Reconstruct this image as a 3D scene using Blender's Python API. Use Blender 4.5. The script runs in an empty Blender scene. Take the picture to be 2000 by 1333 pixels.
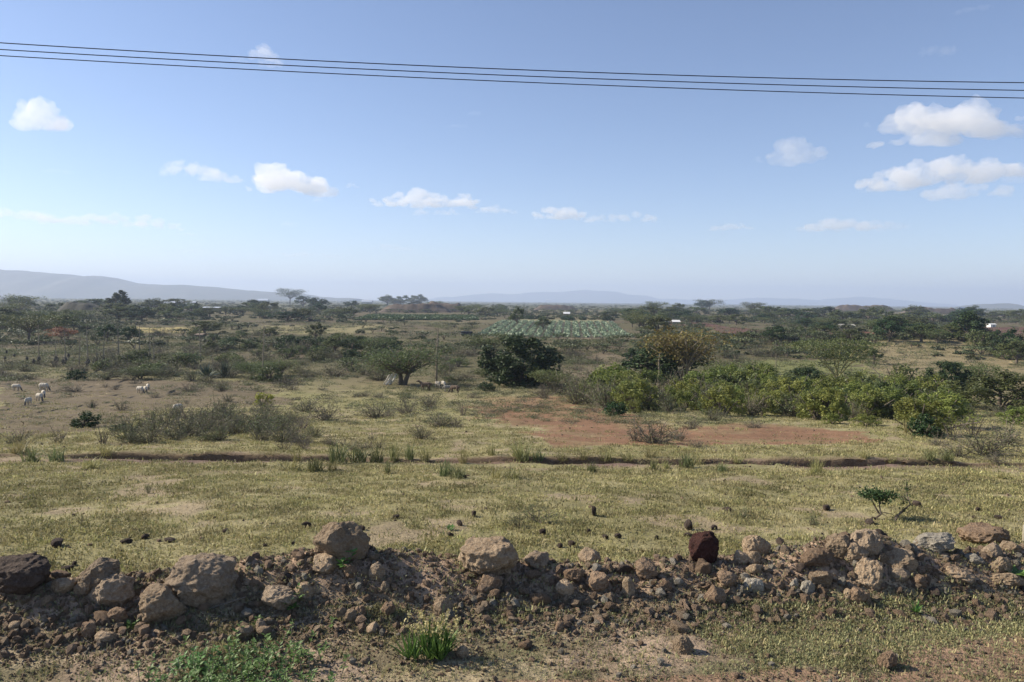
import bpy, math, random
import numpy as np
from mathutils import Vector, Matrix

RNG = np.random.default_rng(7)
random.seed(7)
scene = bpy.context.scene
COL = scene.collection

# ------------------------------------------------------------------ camera, sky, sun, exposure
CAM_Z = 2.6
LENS, SENSOR = 26.0, 36.0
F = 2000.0 * LENS / SENSOR
PITCH, ROLL = math.radians(-3.1), math.radians(0.62)
cam_data = bpy.data.cameras.new('camera')
cam_data.lens = LENS; cam_data.sensor_width = SENSOR
cam_data.clip_start = 0.05; cam_data.clip_end = 60000
cam = bpy.data.objects.new('camera', cam_data); COL.objects.link(cam)
CAMR = Matrix.Rotation(math.pi / 2 + PITCH, 3, 'X') @ Matrix.Rotation(ROLL, 3, 'Z')
cam.matrix_world = Matrix.Translation((0, 0, CAM_Z)) @ CAMR.to_4x4()
scene.camera = cam
CR = np.array(CAMR)

SUN_EL, SUN_AZ = math.radians(33), math.radians(-77)     # azimuth from the view direction, negative = left
sun_vec = Vector((math.sin(SUN_AZ) * math.cos(SUN_EL), math.cos(SUN_AZ) * math.cos(SUN_EL), math.sin(SUN_EL)))
world = bpy.data.worlds.new('World'); scene.world = world; world.use_nodes = True
nt = world.node_tree; nt.nodes.clear()
sky = nt.nodes.new('ShaderNodeTexSky'); sky.sky_type = 'NISHITA'; sky.sun_disc = False
sky.sun_elevation = SUN_EL; sky.sun_rotation = SUN_AZ
sky.air_density = 1.0; sky.dust_density = 0.8; sky.ozone_density = 2.0; sky.altitude = 1600
bg = nt.nodes.new('ShaderNodeBackground'); bg.inputs['Strength'].default_value = 0.095
wo = nt.nodes.new('ShaderNodeOutputWorld')
tint = nt.nodes.new('ShaderNodeMix'); tint.data_type = 'RGBA'; tint.blend_type = 'MULTIPLY'; tint.inputs['Factor'].default_value = 1.0; tint.inputs['B'].default_value = (1.03, 0.97, 1.0, 1)
nt.links.new(sky.outputs['Color'], tint.inputs['A']); nt.links.new(tint.outputs['Result'], bg.inputs['Color']); nt.links.new(bg.outputs['Background'], wo.inputs['Surface'])
sun_data = bpy.data.lights.new('sun', 'SUN'); sun_data.energy = 4.9; sun_data.angle = math.radians(0.55)
sun_data.color = (1.0, 0.90, 0.755)
sun = bpy.data.objects.new('sun', sun_data); COL.objects.link(sun)
sun.location = (-60, 20, 60); sun.rotation_euler = sun_vec.to_track_quat('Z', 'Y').to_euler()
scene.view_settings.view_transform = 'Standard'; scene.view_settings.look = 'None'
scene.view_settings.gamma = 1.0; scene.view_settings.exposure = 0.74; scene.view_settings.use_curve_mapping = False
scene.cycles.use_denoising = True
scene.cycles.max_bounces = 8; scene.cycles.volume_bounces = 6; scene.cycles.transparent_max_bounces = 12
scene.cycles.diffuse_bounces = 3

# ------------------------------------------------------------------ noise
def _h(ix, iy, iz, seed):
    n = (np.atleast_1d(ix).astype(np.int64) * 374761393 + np.asarray(iy).astype(np.int64) * 668265263 + np.asarray(iz).astype(np.int64) * 2147483647 + seed * 974634777).astype(np.uint32)
    n = (n ^ (n >> np.uint32(13))) * np.uint32(1274126177)
    n = (n ^ (n >> np.uint32(16))) * np.uint32(2246822519)
    return ((n ^ (n >> np.uint32(15))) & np.uint32(0xFFFFFF)) / float(0xFFFFFF)

def noise2(x, y, seed=0):
    x = np.asarray(x, float); y = np.asarray(y, float)
    ix, iy = np.floor(x), np.floor(y); fx, fy = x - ix, y - iy
    fx = fx * fx * (3 - 2 * fx); fy = fy * fy * (3 - 2 * fy)
    z = np.zeros_like(ix)
    a = _h(ix, iy, z, seed); b = _h(ix + 1, iy, z, seed); c = _h(ix, iy + 1, z, seed); d = _h(ix + 1, iy + 1, z, seed)
    return (a + (b - a) * fx) * (1 - fy) + (c + (d - c) * fx) * fy

def noise3(p, seed=0):
    i = np.floor(p); f = p - i; f = f * f * (3 - 2 * f)
    r = 0
    for dx in (0, 1):
        for dy in (0, 1):
            for dz in (0, 1):
                w = (f[:, 0] if dx else 1 - f[:, 0]) * (f[:, 1] if dy else 1 - f[:, 1]) * (f[:, 2] if dz else 1 - f[:, 2])
                r = r + w * _h(i[:, 0] + dx, i[:, 1] + dy, i[:, 2] + dz, seed)
    return r

def fbm2(x, y, seed=0, oct=4):
    r = 0; a = 0.5
    for k in range(oct):
        r = r + a * noise2(x * 2 ** k, y * 2 ** k, seed + k); a *= 0.5
    return r

def fbm3(p, seed=0, oct=4):
    r = 0; a = 0.5
    for k in range(oct):
        r = r + a * noise3(p * 2 ** k, seed + k); a *= 0.5
    return r

def sstep(a, b, x):
    t = np.clip((x - a) / (b - a), 0, 1); return t * t * (3 - 2 * t)

# ------------------------------------------------------------------ terrain height
_KY = np.array([-60, 2, 5.6, 8, 12, 18, 26, 45, 60, 75, 90, 120, 200, 300, 500, 1000, 14000], float)
_KZ = np.array([0.05, 0, -0.02, -0.12, -0.55, -1.3, -2.1, -4.1, -5.2, -5.9, -6.3, -6.9, -6.7, -6.6, -6.5, -6.8, -8.0], float)
_ty = np.concatenate([np.linspace(-60, 0, 60, endpoint=False), np.geomspace(1, 14001, 1500) - 1])
_tz = np.interp(_ty, _KY, _KZ)
_k = np.ones(41) / 41
_tzs = np.convolve(np.pad(_tz, 20, mode='edge'), _k, 'valid')

def bank_y(x):
    return 6.55 + 0.115 * x + 0.25 * (noise2(x * 0.5 + 9, x * 0 + 3, 5) - 0.5)

def trench_y(x):
    return 18.3 + 0.012 * x + 0.55 * (fbm2(x * 0.22, x * 0 + 1.5, 77, 3) - 0.45)

def H(x, y, fine=True):
    x = np.asarray(x, float); y = np.asarray(y, float); shp = np.broadcast(x, y).shape
    x = np.broadcast_to(x, shp).ravel(); y = np.broadcast_to(y, shp).ravel()
    z = H_base(x, y)
    if fine:
        m = (y < 92) & (y > 3)
        if m.any(): z[m] = H_fine(x[m], y[m], z[m])
    return z.reshape(shp)

def H_base(x, y):
    z = np.interp(y, _ty, _tzs)
    # right-hand hillside
    z = z + 3.2 * np.exp(-((x - 98) / 42) ** 2 - ((y - 172) / 40) ** 2)
    z = z + 1.2 * np.exp(-((x - 20) / 30) ** 2 - ((y - 150) / 30) ** 2)
    # plain undulation
    w = sstep(40, 200, y)
    far = y > 40
    if far.any():
        xf, yf = x[far], y[far]
        z[far] += w[far] * 1.5 * (fbm2(xf / 60, yf / 60, 11, 3) - 0.45) + sstep(500, 2500, yf) * 7 * (fbm2(xf / 600, yf / 600, 21, 3) - 0.6)
    return z

def H_fine(x, y, z):
    if True:
        yb = bank_y(x)
        amp = 0.20 + 0.22 * noise2(x * 0.9, x * 0, 31) + 0.12 * np.exp(-((x + 1.45) / .55) ** 2) + 0.06 * np.exp(-((x + .2) / .5) ** 2) + 0.07 * np.exp(-((x - 3.2) / .6) ** 2)
        d = y - yb
        prof = np.where(d < 0, np.exp(-(d / 0.42) ** 2), np.exp(-(d / 0.55) ** 2))
        z = z + amp * prof
        near = np.clip(1 - (y - 12) / 30, 0, 1)
        rough = 0.03 + 0.09 * prof + 0.03 * np.clip((yb - y) / 1.0, 0, 1)
        z = z + near * rough * (fbm2(x * 3.1, y * 3.1, 41, 3) - 0.45)
        z = z + near * (0.022 + 0.06 * prof) * (fbm2(x * 9, y * 9, 51, 3) - 0.42)
        # low undulation of the pasture
        z = z + sstep(8, 14, y) * (1 - sstep(60, 90, y)) * (0.28 * (fbm2(x * .3, y * .3, 61, 3) - 0.45) + 0.07 * (fbm2(x * 1.9, y * 1.9, 63, 2) - .37))
        # ditch
        ty = trench_y(x); dt = y - ty
        gap = 0.25 + 0.75 * sstep(0.32, 0.5, noise2(x * 0.35 + 40, x * 0, 71))
        gap = gap * sstep(-11.6, -9.6, x) * (1 - 0.8 * sstep(10.5, 12, x)) * (1 - .25 * sstep(-6.2, -5.6, x) * (1 - sstep(-1.2, -.4, x)))
        t = np.where(dt < 0, sstep(-1.0, -0.15, dt), 1 - sstep(-0.03, 0.10, dt))
        z = z - 0.42 * gap * t * (0.8 + 0.5 * noise2(x * 3, y * 3, 73))
        z = z + 0.09 * gap * np.exp(-((dt - 0.4) / 0.35) ** 2)
    return z

def ray_dir(px, py):
    d = np.stack([(np.asarray(px, float) - 1000) / F, -(np.asarray(py, float) - 666.5) / F, -np.ones_like(np.asarray(px, float))], -1)
    return d @ CR.T

_T = np.geomspace(3.0, 9000, 260)
def ground_at(px, py):
    """World point of the ground under photo pixels (arrays)."""
    px = np.atleast_1d(np.asarray(px, float)); py = np.atleast_1d(np.asarray(py, float)); n = len(px)
    d = ray_dir(px, py); d = d / d[:, 1:2]; lo = np.zeros(n); hi = np.zeros(n)
    smooth = np.interp(_T, _ty, _tzs)
    for s in range(0, n, 2000):
        q = slice(s, s + 2000); Z = CAM_Z + d[q, None, 2] * _T
        below = Z < smooth[None]; i = np.where(below.any(1), below.argmax(1), len(_T) - 1)
        t0 = _T[np.maximum(i - 10, 0)]; t1 = _T[np.minimum(i + 9, len(_T) - 1)]
        T = t0[:, None] * (t1 / t0)[:, None] ** np.linspace(0, 1, 34)[None]
        below = CAM_Z + d[q, None, 2] * T < H(d[q, None, 0] * T, T)
        i = np.maximum(np.where(below.any(1), below.argmax(1), 33), 1); r = np.arange(len(T)); lo[q] = T[r, i - 1]; hi[q] = T[r, i]
    for _ in range(8):
        m = (lo + hi) / 2; b = CAM_Z + d[:, 2] * m < H(d[:, 0] * m, m); hi = np.where(b, m, hi); lo = np.where(b, lo, m)
    return np.stack([d[:, 0] * hi, hi, H(d[:, 0] * hi, hi)], 1)

def to_pixel(P):
    q = (np.asarray(P, float) - np.array([0, 0, CAM_Z])) @ CR
    w = np.maximum(-q[:, 2], 1e-3)
    return 1000 + F * q[:, 0] / w, 666.5 - F * q[:, 1] / w, w

def G(px, py):
    return ground_at([px], [py])[0]

def mpp(p):
    """metres per photo pixel at a ground point"""
    return p[1] / F

def in_poly(px, py, poly):
    inside = np.zeros(px.shape, bool); n = len(poly); j = n - 1
    for i in range(n):
        xi, yi = poly[i]; xj, yj = poly[j]
        c = ((yi > py) != (yj > py)) & (px < (xj - xi) * (py - yi) / (yj - yi + 1e-9) + xi)
        inside ^= c; j = i
    return inside

# ------------------------------------------------------------------ mesh helpers
def mesh(name, V, faces, mats, mi=None, attrs=None, smooth=False):
    """faces: int array (n,3) or (n,4), or list of such arrays; mi: list of material indices, one per array."""
    if not isinstance(faces, list): faces = [faces]
    faces = [np.asarray(f, np.int32) for f in faces if len(f)]
    me = bpy.data.meshes.new(name)
    V = np.asarray(V, np.float32)
    me.vertices.add(len(V)); me.vertices.foreach_set('co', V.ravel())
    nl = sum(f.size for f in faces); nf = sum(len(f) for f in faces)
    me.loops.add(nl); me.loops.foreach_set('vertex_index', np.concatenate([f.ravel() for f in faces]))
    me.polygons.add(nf)
    sizes = np.concatenate([np.full(len(f), f.shape[1], np.int32) for f in faces])
    me.polygons.foreach_set('loop_start', np.concatenate([[0], np.cumsum(sizes)[:-1]]).astype(np.int32))
    if mi is not None:
        me.polygons.foreach_set('material_index', np.concatenate([np.full(len(f), m, np.int32) for f, m in zip(faces, mi)]))
    for m in (mats if isinstance(mats, (list, tuple)) else [mats]):
        me.materials.append(m)
    for k, a in (attrs or {}).items():
        a = np.asarray(a, np.float32)
        if a.ndim == 1:
            at = me.attributes.new(k, 'FLOAT', 'POINT'); at.data.foreach_set('value', a)
        else:
            if a.shape[1] == 3: a = np.concatenate([a, np.ones((len(a), 1), np.float32)], 1)
            at = me.attributes.new(k, 'FLOAT_COLOR', 'POINT'); at.data.foreach_set('color', a.ravel())
    me.update(calc_edges=True); me.validate()
    me.polygons.foreach_set('use_smooth', np.full(nf, smooth, bool))
    return me

def obj(name, me, parent=None, loc=None, rz=0.0, sc=None, rot=None):
    o = bpy.data.objects.new(name, me); COL.objects.link(o)
    if parent is not None: o.parent = parent
    if loc is not None: o.location = loc
    if rot is not None: o.rotation_euler = rot
    elif rz: o.rotation_euler = (0, 0, rz)
    if sc is not None: o.scale = sc if hasattr(sc, '__len__') else (sc, sc, sc)
    return o

def tag(o, label, cat, group=None):
    o['label'] = label; o['category'] = cat
    if group: o['group'] = group
    return o

def struct(o):
    o['kind'] = 'structure'; return o

def thing(name, label, cat, loc, rz=0.0, sc=None, group=None):
    return tag(obj(name, None, loc=loc, rz=rz, sc=sc), label, cat, group)

class Geo:
    """collects vertices and faces per material slot"""
    def __init__(self): self.V = []; self.F = {}; self.A = []; self.n = 0
    def add(self, V, Fc, slot=0, tint=None):
        V = np.asarray(V, float); Fc = np.asarray(Fc, int)
        self.V.append(V); self.F.setdefault((slot, Fc.shape[1]), []).append(Fc + self.n); self.n += len(V)
        self.A.append(np.full(len(V), 0.5) if tint is None else np.broadcast_to(tint, (len(V),)))
    def build(self, name, mats, smooth=False):
        keys = list(self.F)
        return mesh(name, np.concatenate(self.V), [np.concatenate(self.F[k]) for k in keys], mats, [k[0] for k in keys], {'tint': np.concatenate(self.A)}, smooth)
    def box(self, c, s, slot=0, R=None, tint=None):
        v = np.array([[x, y, z] for x in (-.5, .5) for y in (-.5, .5) for z in (-.5, .5)]) * np.array(s)
        if R is not None: v = v @ np.array(R).T
        self.add(v + np.array(c), [[0, 1, 3, 2], [4, 6, 7, 5], [0, 4, 5, 1], [2, 3, 7, 6], [0, 2, 6, 4], [1, 5, 7, 3]], slot, tint)
    def tube(self, pts, rad, sides=5, slot=0, tint=None, cap=True):
        pts = np.asarray(pts, float); rad = np.broadcast_to(np.asarray(rad, float), (len(pts),))
        t = np.gradient(pts, axis=0); t /= np.linalg.norm(t, axis=1)[:, None] + 1e-9
        ref = np.array([0, 0, 1.0]) if abs(t[0, 2]) < 0.9 else np.array([1.0, 0, 0])
        u = np.cross(t, ref); u /= np.linalg.norm(u, axis=1)[:, None] + 1e-9
        v = np.cross(t, u)
        a = np.arange(sides) * 2 * np.pi / sides
        V = pts[:, None] + rad[:, None, None] * (np.cos(a)[None, :, None] * u[:, None] + np.sin(a)[None, :, None] * v[:, None])
        n = len(pts); i = np.arange(n - 1)[:, None] * sides + np.arange(sides)[None]
        j = np.arange(n - 1)[:, None] * sides + (np.arange(sides) + 1)[None] % sides
        self.add(V.reshape(-1, 3), np.stack([i, j, j + sides, i + sides], -1).reshape(-1, 4), slot, tint)

def leaf_cards(P, size, rng, aspect=0.5, droop=0.0, up=0.3, N=None):
    """rhombic leaf blades at points P; returns V, F(quads), tint"""
    n = len(P)
    a = rng.normal(size=(n, 3)); a[:, 2] = a[:, 2] * 0.7 - droop; a /= np.linalg.norm(a, axis=1)[:, None]
    nn = rng.normal(size=(n, 3)) if N is None else N + 0.7 * rng.normal(size=(n, 3))
    nn[:, 2] += up
    b = np.cross(a, nn); b /= np.linalg.norm(b, axis=1)[:, None] + 1e-9
    s = (size * rng.uniform(0.6, 1.35, n))[:, None]
    V = np.stack([P - a * s * .5, P + b * s * aspect * .5, P + a * s * .5, P - b * s * aspect * .5], 1).reshape(-1, 3)
    Fq = np.arange(n * 4).reshape(n, 4)
    return V, Fq, np.repeat(rng.uniform(0, 1, n), 4)

_ico = {}
def ico(sub):
    if sub not in _ico:
        import bmesh
        bm = bmesh.new(); bmesh.ops.create_icosphere(bm, subdivisions=sub, radius=1.0)
        bm.verts.ensure_lookup_table()
        _ico[sub] = (np.array([v.co[:] for v in bm.verts]), np.array([[v.index for v in f.verts] for f in bm.faces])); bm.free()
    return _ico[sub]

# ------------------------------------------------------------------ materials
def new_mat(name):
    m = bpy.data.materials.new(name); m.use_nodes = True; t = m.node_tree; t.nodes.clear()
    out = t.nodes.new('ShaderNodeOutputMaterial'); return m, t, out
def N(t, typ, **kw):
    n = t.nodes.new(typ)
    for k, v in kw.items(): setattr(n, k, v)
    return n
def L(t, a, b): t.links.new(a, b)
def setin(n, **kw):
    for k, v in kw.items(): n.inputs[k.replace('_', ' ')].default_value = v
def rgb(c): return (c[0], c[1], c[2], 1.0)

def mat_leaf(name, c0, c1, trans=0.3, rough=0.55, var=0.25, spec=0.3, drift=0.0):
    m, t, out = new_mat(name)
    at = N(t, 'ShaderNodeAttribute', attribute_name='tint')
    mix = N(t, 'ShaderNodeMix', data_type='RGBA'); mix.inputs['A'].default_value = rgb(c0); mix.inputs['B'].default_value = rgb(c1)
    L(t, at.outputs['Fac'], mix.inputs['Factor'])
    oi = N(t, 'ShaderNodeObjectInfo')
    hs = N(t, 'ShaderNodeHueSaturation')
    mr = N(t, 'ShaderNodeMapRange'); setin(mr, To_Min=1 - var, To_Max=1 + var); L(t, oi.outputs['Random'], mr.inputs['Value'])
    mul = N(t, 'ShaderNodeMath', operation='MULTIPLY'); mul.inputs[1].default_value = 7.31
    fr = N(t, 'ShaderNodeMath', operation='FRACT'); L(t, oi.outputs['Random'], mul.inputs[0]); L(t, mul.outputs[0], fr.inputs[0])
    mh = N(t, 'ShaderNodeMapRange'); setin(mh, To_Min=0.5 - 0.022, To_Max=0.5 + 0.022); L(t, fr.outputs[0], mh.inputs['Value'])
    val = mr.outputs[0]
    if drift:
        ge = N(t, 'ShaderNodeNewGeometry'); nz = N(t, 'ShaderNodeTexNoise'); setin(nz, Scale=.8, Detail=4.0, Roughness=.65); L(t, ge.outputs['Position'], nz.inputs['Vector'])
        m3 = N(t, 'ShaderNodeMapRange'); setin(m3, From_Min=.34, From_Max=.66, To_Min=1 - drift, To_Max=1 + drift * .8); L(t, nz.outputs['Fac'], m3.inputs['Value'])
        m4 = N(t, 'ShaderNodeMath', operation='MULTIPLY'); L(t, val, m4.inputs[0]); L(t, m3.outputs[0], m4.inputs[1]); val = m4.outputs[0]
    L(t, val, hs.inputs['Value']); L(t, mh.outputs[0], hs.inputs['Hue']); L(t, mix.outputs['Result'], hs.inputs['Color'])
    pb = N(t, 'ShaderNodeBsdfPrincipled'); setin(pb, Roughness=rough); pb.inputs['Specular IOR Level'].default_value = spec
    tr = N(t, 'ShaderNodeBsdfTranslucent'); ms = N(t, 'ShaderNodeMixShader'); ms.inputs[0].default_value = trans
    L(t, hs.outputs['Color'], pb.inputs['Base Color']); L(t, hs.outputs['Color'], tr.inputs['Color'])
    L(t, pb.outputs[0], ms.inputs[1]); L(t, tr.outputs[0], ms.inputs[2]); L(t, ms.outputs[0], out.inputs['Surface'])
    return m

def mat_plain(name, c0, c1, scale=8.0, rough=0.85, bump=0.3, detail=6.0, coords='Object', spec=0.25, metal=0.0, objvar=0.0):
    m, t, out = new_mat(name)
    tc = N(t, 'ShaderNodeTexCoord'); nz = N(t, 'ShaderNodeTexNoise'); setin(nz, Scale=scale, Detail=detail, Roughness=0.65)
    L(t, tc.outputs[coords], nz.inputs['Vector'])
    mr = N(t, 'ShaderNodeMapRange'); setin(mr, From_Min=0.3, From_Max=0.7); L(t, nz.outputs['Fac'], mr.inputs['Value'])
    mix = N(t, 'ShaderNodeMix', data_type='RGBA'); mix.inputs['A'].default_value = rgb(c0); mix.inputs['B'].default_value = rgb(c1)
    L(t, mr.outputs[0], mix.inputs['Factor'])
    pb = N(t, 'ShaderNodeBsdfPrincipled'); setin(pb, Roughness=rough, Metallic=metal); pb.inputs['Specular IOR Level'].default_value = spec
    col = mix.outputs['Result']
    if objvar:
        oi = N(t, 'ShaderNodeObjectInfo'); hs = N(t, 'ShaderNodeHueSaturation')
        mv = N(t, 'ShaderNodeMapRange'); setin(mv, To_Min=1 - objvar, To_Max=1 + objvar); L(t, oi.outputs['Random'], mv.inputs['Value'])
        mu = N(t, 'ShaderNodeMath', operation='MULTIPLY'); mu.inputs[1].default_value = 13.7; fr = N(t, 'ShaderNodeMath', operation='FRACT')
        L(t, oi.outputs['Random'], mu.inputs[0]); L(t, mu.outputs[0], fr.inputs[0])
        m2 = N(t, 'ShaderNodeMapRange'); setin(m2, To_Min=0.6, To_Max=1.25); L(t, fr.outputs[0], m2.inputs['Value'])
        L(t, mv.outputs[0], hs.inputs['Value']); L(t, m2.outputs[0], hs.inputs['Saturation']); L(t, col, hs.inputs['Color']); col = hs.outputs['Color']
    L(t, col, pb.inputs['Base Color'])
    if bump:
        bp = N(t, 'ShaderNodeBump'); setin(bp, Strength=bump, Distance=0.05); L(t, nz.outputs['Fac'], bp.inputs['Height']); L(t, bp.outputs[0], pb.inputs['Normal'])
    L(t, pb.outputs[0], out.inputs['Surface'])
    return m

# ------------------------------------------------------------------ the ground
def ground_material():
    m, t, out = new_mat('ground_earth_and_grass')
    at = N(t, 'ShaderNodeAttribute', attribute_name='soil')
    geo = N(t, 'ShaderNodeNewGeometry')
    def noise(scale, detail, rough=0.6):
        n = N(t, 'ShaderNodeTexNoise'); setin(n, Scale=scale, Detail=detail, Roughness=rough); L(t, geo.outputs['Position'], n.inputs['Vector']); return n
    n1, n2, n3 = noise(0.35, 6, 0.7), noise(3.0, 6, 0.7), noise(26.0, 5, 0.7)
    def rng_(n, lo, hi):
        r = N(t, 'ShaderNodeMapRange'); setin(r, From_Min=0.3, From_Max=0.7, To_Min=lo, To_Max=hi); L(t, n.outputs['Fac'], r.inputs['Value']); return r
    a, b, c = rng_(n1, 0.80, 1.2), rng_(n2, 0.78, 1.22), rng_(n3, 0.7, 1.3)
    m1 = N(t, 'ShaderNodeMath', operation='MULTIPLY'); m2 = N(t, 'ShaderNodeMath', operation='MULTIPLY')
    L(t, a.outputs[0], m1.inputs[0]); L(t, b.outputs[0], m1.inputs[1]); L(t, m1.outputs[0], m2.inputs[0]); L(t, c.outputs[0], m2.inputs[1])
    hs = N(t, 'ShaderNodeHueSaturation'); L(t, at.outputs['Color'], hs.inputs['Color']); L(t, m2.outputs[0], hs.inputs['Value'])
    pb = N(t, 'ShaderNodeBsdfPrincipled'); setin(pb, Roughness=0.95); pb.inputs['Specular IOR Level'].default_value = 0.1
    L(t, hs.outputs['Color'], pb.inputs['Base Color'])
    add = N(t, 'ShaderNodeMath', operation='MULTIPLY_ADD'); L(t, n2.outputs['Fac'], add.inputs[0]); add.inputs[1].default_value = 2.5; L(t, n3.outputs['Fac'], add.inputs[2])
    bp = N(t, 'ShaderNodeBump'); setin(bp, Strength=0.7, Distance=0.04); L(t, add.outputs[0], bp.inputs['Height']); L(t, bp.outputs[0], pb.inputs['Normal'])
    L(t, pb.outputs[0], out.inputs['Surface'])
    return m

RED_A = [(915, 796), (1010, 782), (1060, 772), (1120, 782), (1200, 805), (1290, 826), (1330, 868), (1060, 873), (1030, 838), (950, 818)]
RED_B = [(1310, 838), (1450, 828), (1560, 832), (1690, 842), (1720, 862), (1320, 870)]
TAN_HILL = [(1640, 668), (1700, 700), (1700, 760), (2010, 800), (2010, 715), (1900, 668), (1830, 662)]
BARE_L = [(-20, 738), (300, 742), (520, 748), (560, 790), (300, 800), (200, 845), (-20, 850)]
GREEN_R = [(1470, 705), (1660, 702), (1760, 752), (1700, 790), (1500, 745)]
BARE_M = [(1090, 660), (1225, 660), (1235, 725), (1090, 740)]
RED_C = [(980, 1322), (1400, 1312), (1560, 1300), (1740, 1318), (1800, 1262), (1900, 1246), (2100, 1230), (2200, 1500), (900, 1500)]
FIELD_SOIL = (0.20, 0.085, 0.05)

def soil_colors(P):
    px, py, w = to_pixel(P)
    x, y = P[:, 0], P[:, 1]
    n = fbm2(x * 0.9, y * 0.9, 91, 4); nb = fbm2(x * 0.12, y * 0.12, 95, 4)
    wob = (fbm2(x * .5 + 7, y * .5, 97, 3) - .45)
    qx = px + 160 * wob; qy = py + 40 * (fbm2(x * .35, y * .35, 93, 3) - .45) * np.clip(12 / np.maximum(w, 1), .15, 1)
    c = np.zeros((len(P), 3))
    pasture = np.array([0.243, 0.217, 0.106]); dirt = np.array([0.31, 0.235, 0.165]); bank = np.array([0.36, 0.255, 0.175]); red = np.array([0.262, 0.15, 0.09])
    straw = np.array([0.30, 0.265, 0.14]); plain = np.array([0.112, 0.10, 0.053]); olive = np.array([0.21, 0.205, 0.085]); bare = np.array([0.20, 0.155, 0.105])
    c[:] = pasture
    c += (straw - pasture) * sstep(.4, .62, n)[:, None] * 0.8
    c += (dirt - c) * (sstep(.54, .66, fbm2(x * 1.3 + 30, y * 1.3, 99, 3)) * 0.6)[:, None]
    c += (olive * 1.15 - c) * (sstep(.5, .65, nb) * (y > 22) * 0.6)[:, None]
    k = sstep(45, 110, y); c += (plain - c) * k[:, None]
    c += (bare * 0.62 - c) * (sstep(.46, .6, fbm2(x * .05, y * .05, 103, 4)) * k * 0.7)[:, None]
    c += (straw * .6 - c) * (sstep(.55, .64, fbm2(x * .03 + 50, y * .015, 105, 4)) * k * 0.6)[:, None]
    def paint(poly, col, s=1.0):
        msk = in_poly(qx, qy, poly) * s; c[:] += (np.array(col) - c) * msk[:, None]
    paint(BARE_L, bare * .7, .85); rv = .97 - .3 * sstep(.42, .62, fbm2(x * .8, y * .8, 119, 4)); paint(RED_A, red * .85, rv); paint(RED_B, red * .85, rv); paint(TAN_HILL, (0.25, 0.205, 0.115), .9); paint(GREEN_R, (0.19, 0.20, 0.075), .8); paint(BARE_M, bare, .7)
    paint([(930, 775), (1100, 775), (1060, 800), (950, 800)], (0.27, 0.18, 0.105), .6)
    paint([(245, 640), (375, 640), (375, 650), (245, 650)], (0.34, 0.28, 0.12), .9)
    paint([(520, 636), (760, 636), (720, 652), (520, 652)], (0.26, 0.23, 0.115), .8)
    paint([(0, 600), (2000, 610), (2000, 590), (0, 576)], (0.10, 0.105, 0.06), .8)
    # ditch and the worn strip in front of it
    dt = y - trench_y(x)
    s = np.exp(-((dt + 0.75) / 0.75) ** 2) * sstep(.30, .5, fbm2(x * .35 + 3, y * .6, 107, 3)); c += (np.array([0.185, 0.125, 0.10]) - c) * np.clip(s * 1.4, 0, .92)[:, None]
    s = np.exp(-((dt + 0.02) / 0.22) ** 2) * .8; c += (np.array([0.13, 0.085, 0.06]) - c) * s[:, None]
    # bank and verge
    db = y - bank_y(x)
    s = sstep(-.75, -.25, db + .5 * (n - .47)) * (1 - sstep(.2, .75, db + 1.1 * (n - .47))); c += (bank - c) * s[:, None]
    v = 1 - sstep(-.65, -.3, db)
    verge = dirt[None] * (.8 + .4 * sstep(.3, .6, fbm2(x * 4, y * 4, 92, 3)))[:, None] + (np.array([0.215, 0.19, 0.105]) - dirt)[None] * (sstep(.38, .55, n + .12 * np.clip((x - .5) / 4, -1, 1)) * .7)[:, None]
    c += (verge - c) * v[:, None]
    paint(RED_C, (0.29, 0.185, 0.125), .8)
    return np.clip(c, 0.02, .6)

def build_ground():
    ys = [-30, -20, -12, -6, -2, 0.5, 2, 3]
    y = 3.6
    while y < 26: ys.append(y); y *= 1.0052
    while y < 13500: ys.append(y); y *= 1.021
    ys = np.array(sorted(ys + list(np.arange(17.5, 19.3, 0.035))))
    W = np.where(ys > 3, ys + 1.6, 4.6 + (3 - ys) * 1.4)
    u = np.linspace(-1, 1, 460); u = u * (0.93 + 0.25 * u ** 2)
    X = u[None] * W[:, None]; Y = np.broadcast_to(ys[:, None], X.shape)
    # small jitter so rows never read as lines
    Yj = Y + (RNG.uniform(-.35, .35, X.shape)) * np.gradient(ys)[:, None] * (Y > 3)
    Z = H(X, Yj)
    P = np.stack([X, Yj, Z], -1).reshape(-1, 3)
    ny, nx = X.shape
    i = (np.arange(ny - 1)[:, None] * nx + np.arange(nx - 1)[None])
    Fq = np.stack([i, i + 1, i + nx + 1, i + nx], -1).reshape(-1, 4)
    me = mesh('ground', P, Fq, ground_material(), attrs={'soil': soil_colors(P)}, smooth=True)
    return struct(obj('ground', me))
build_ground()

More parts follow.
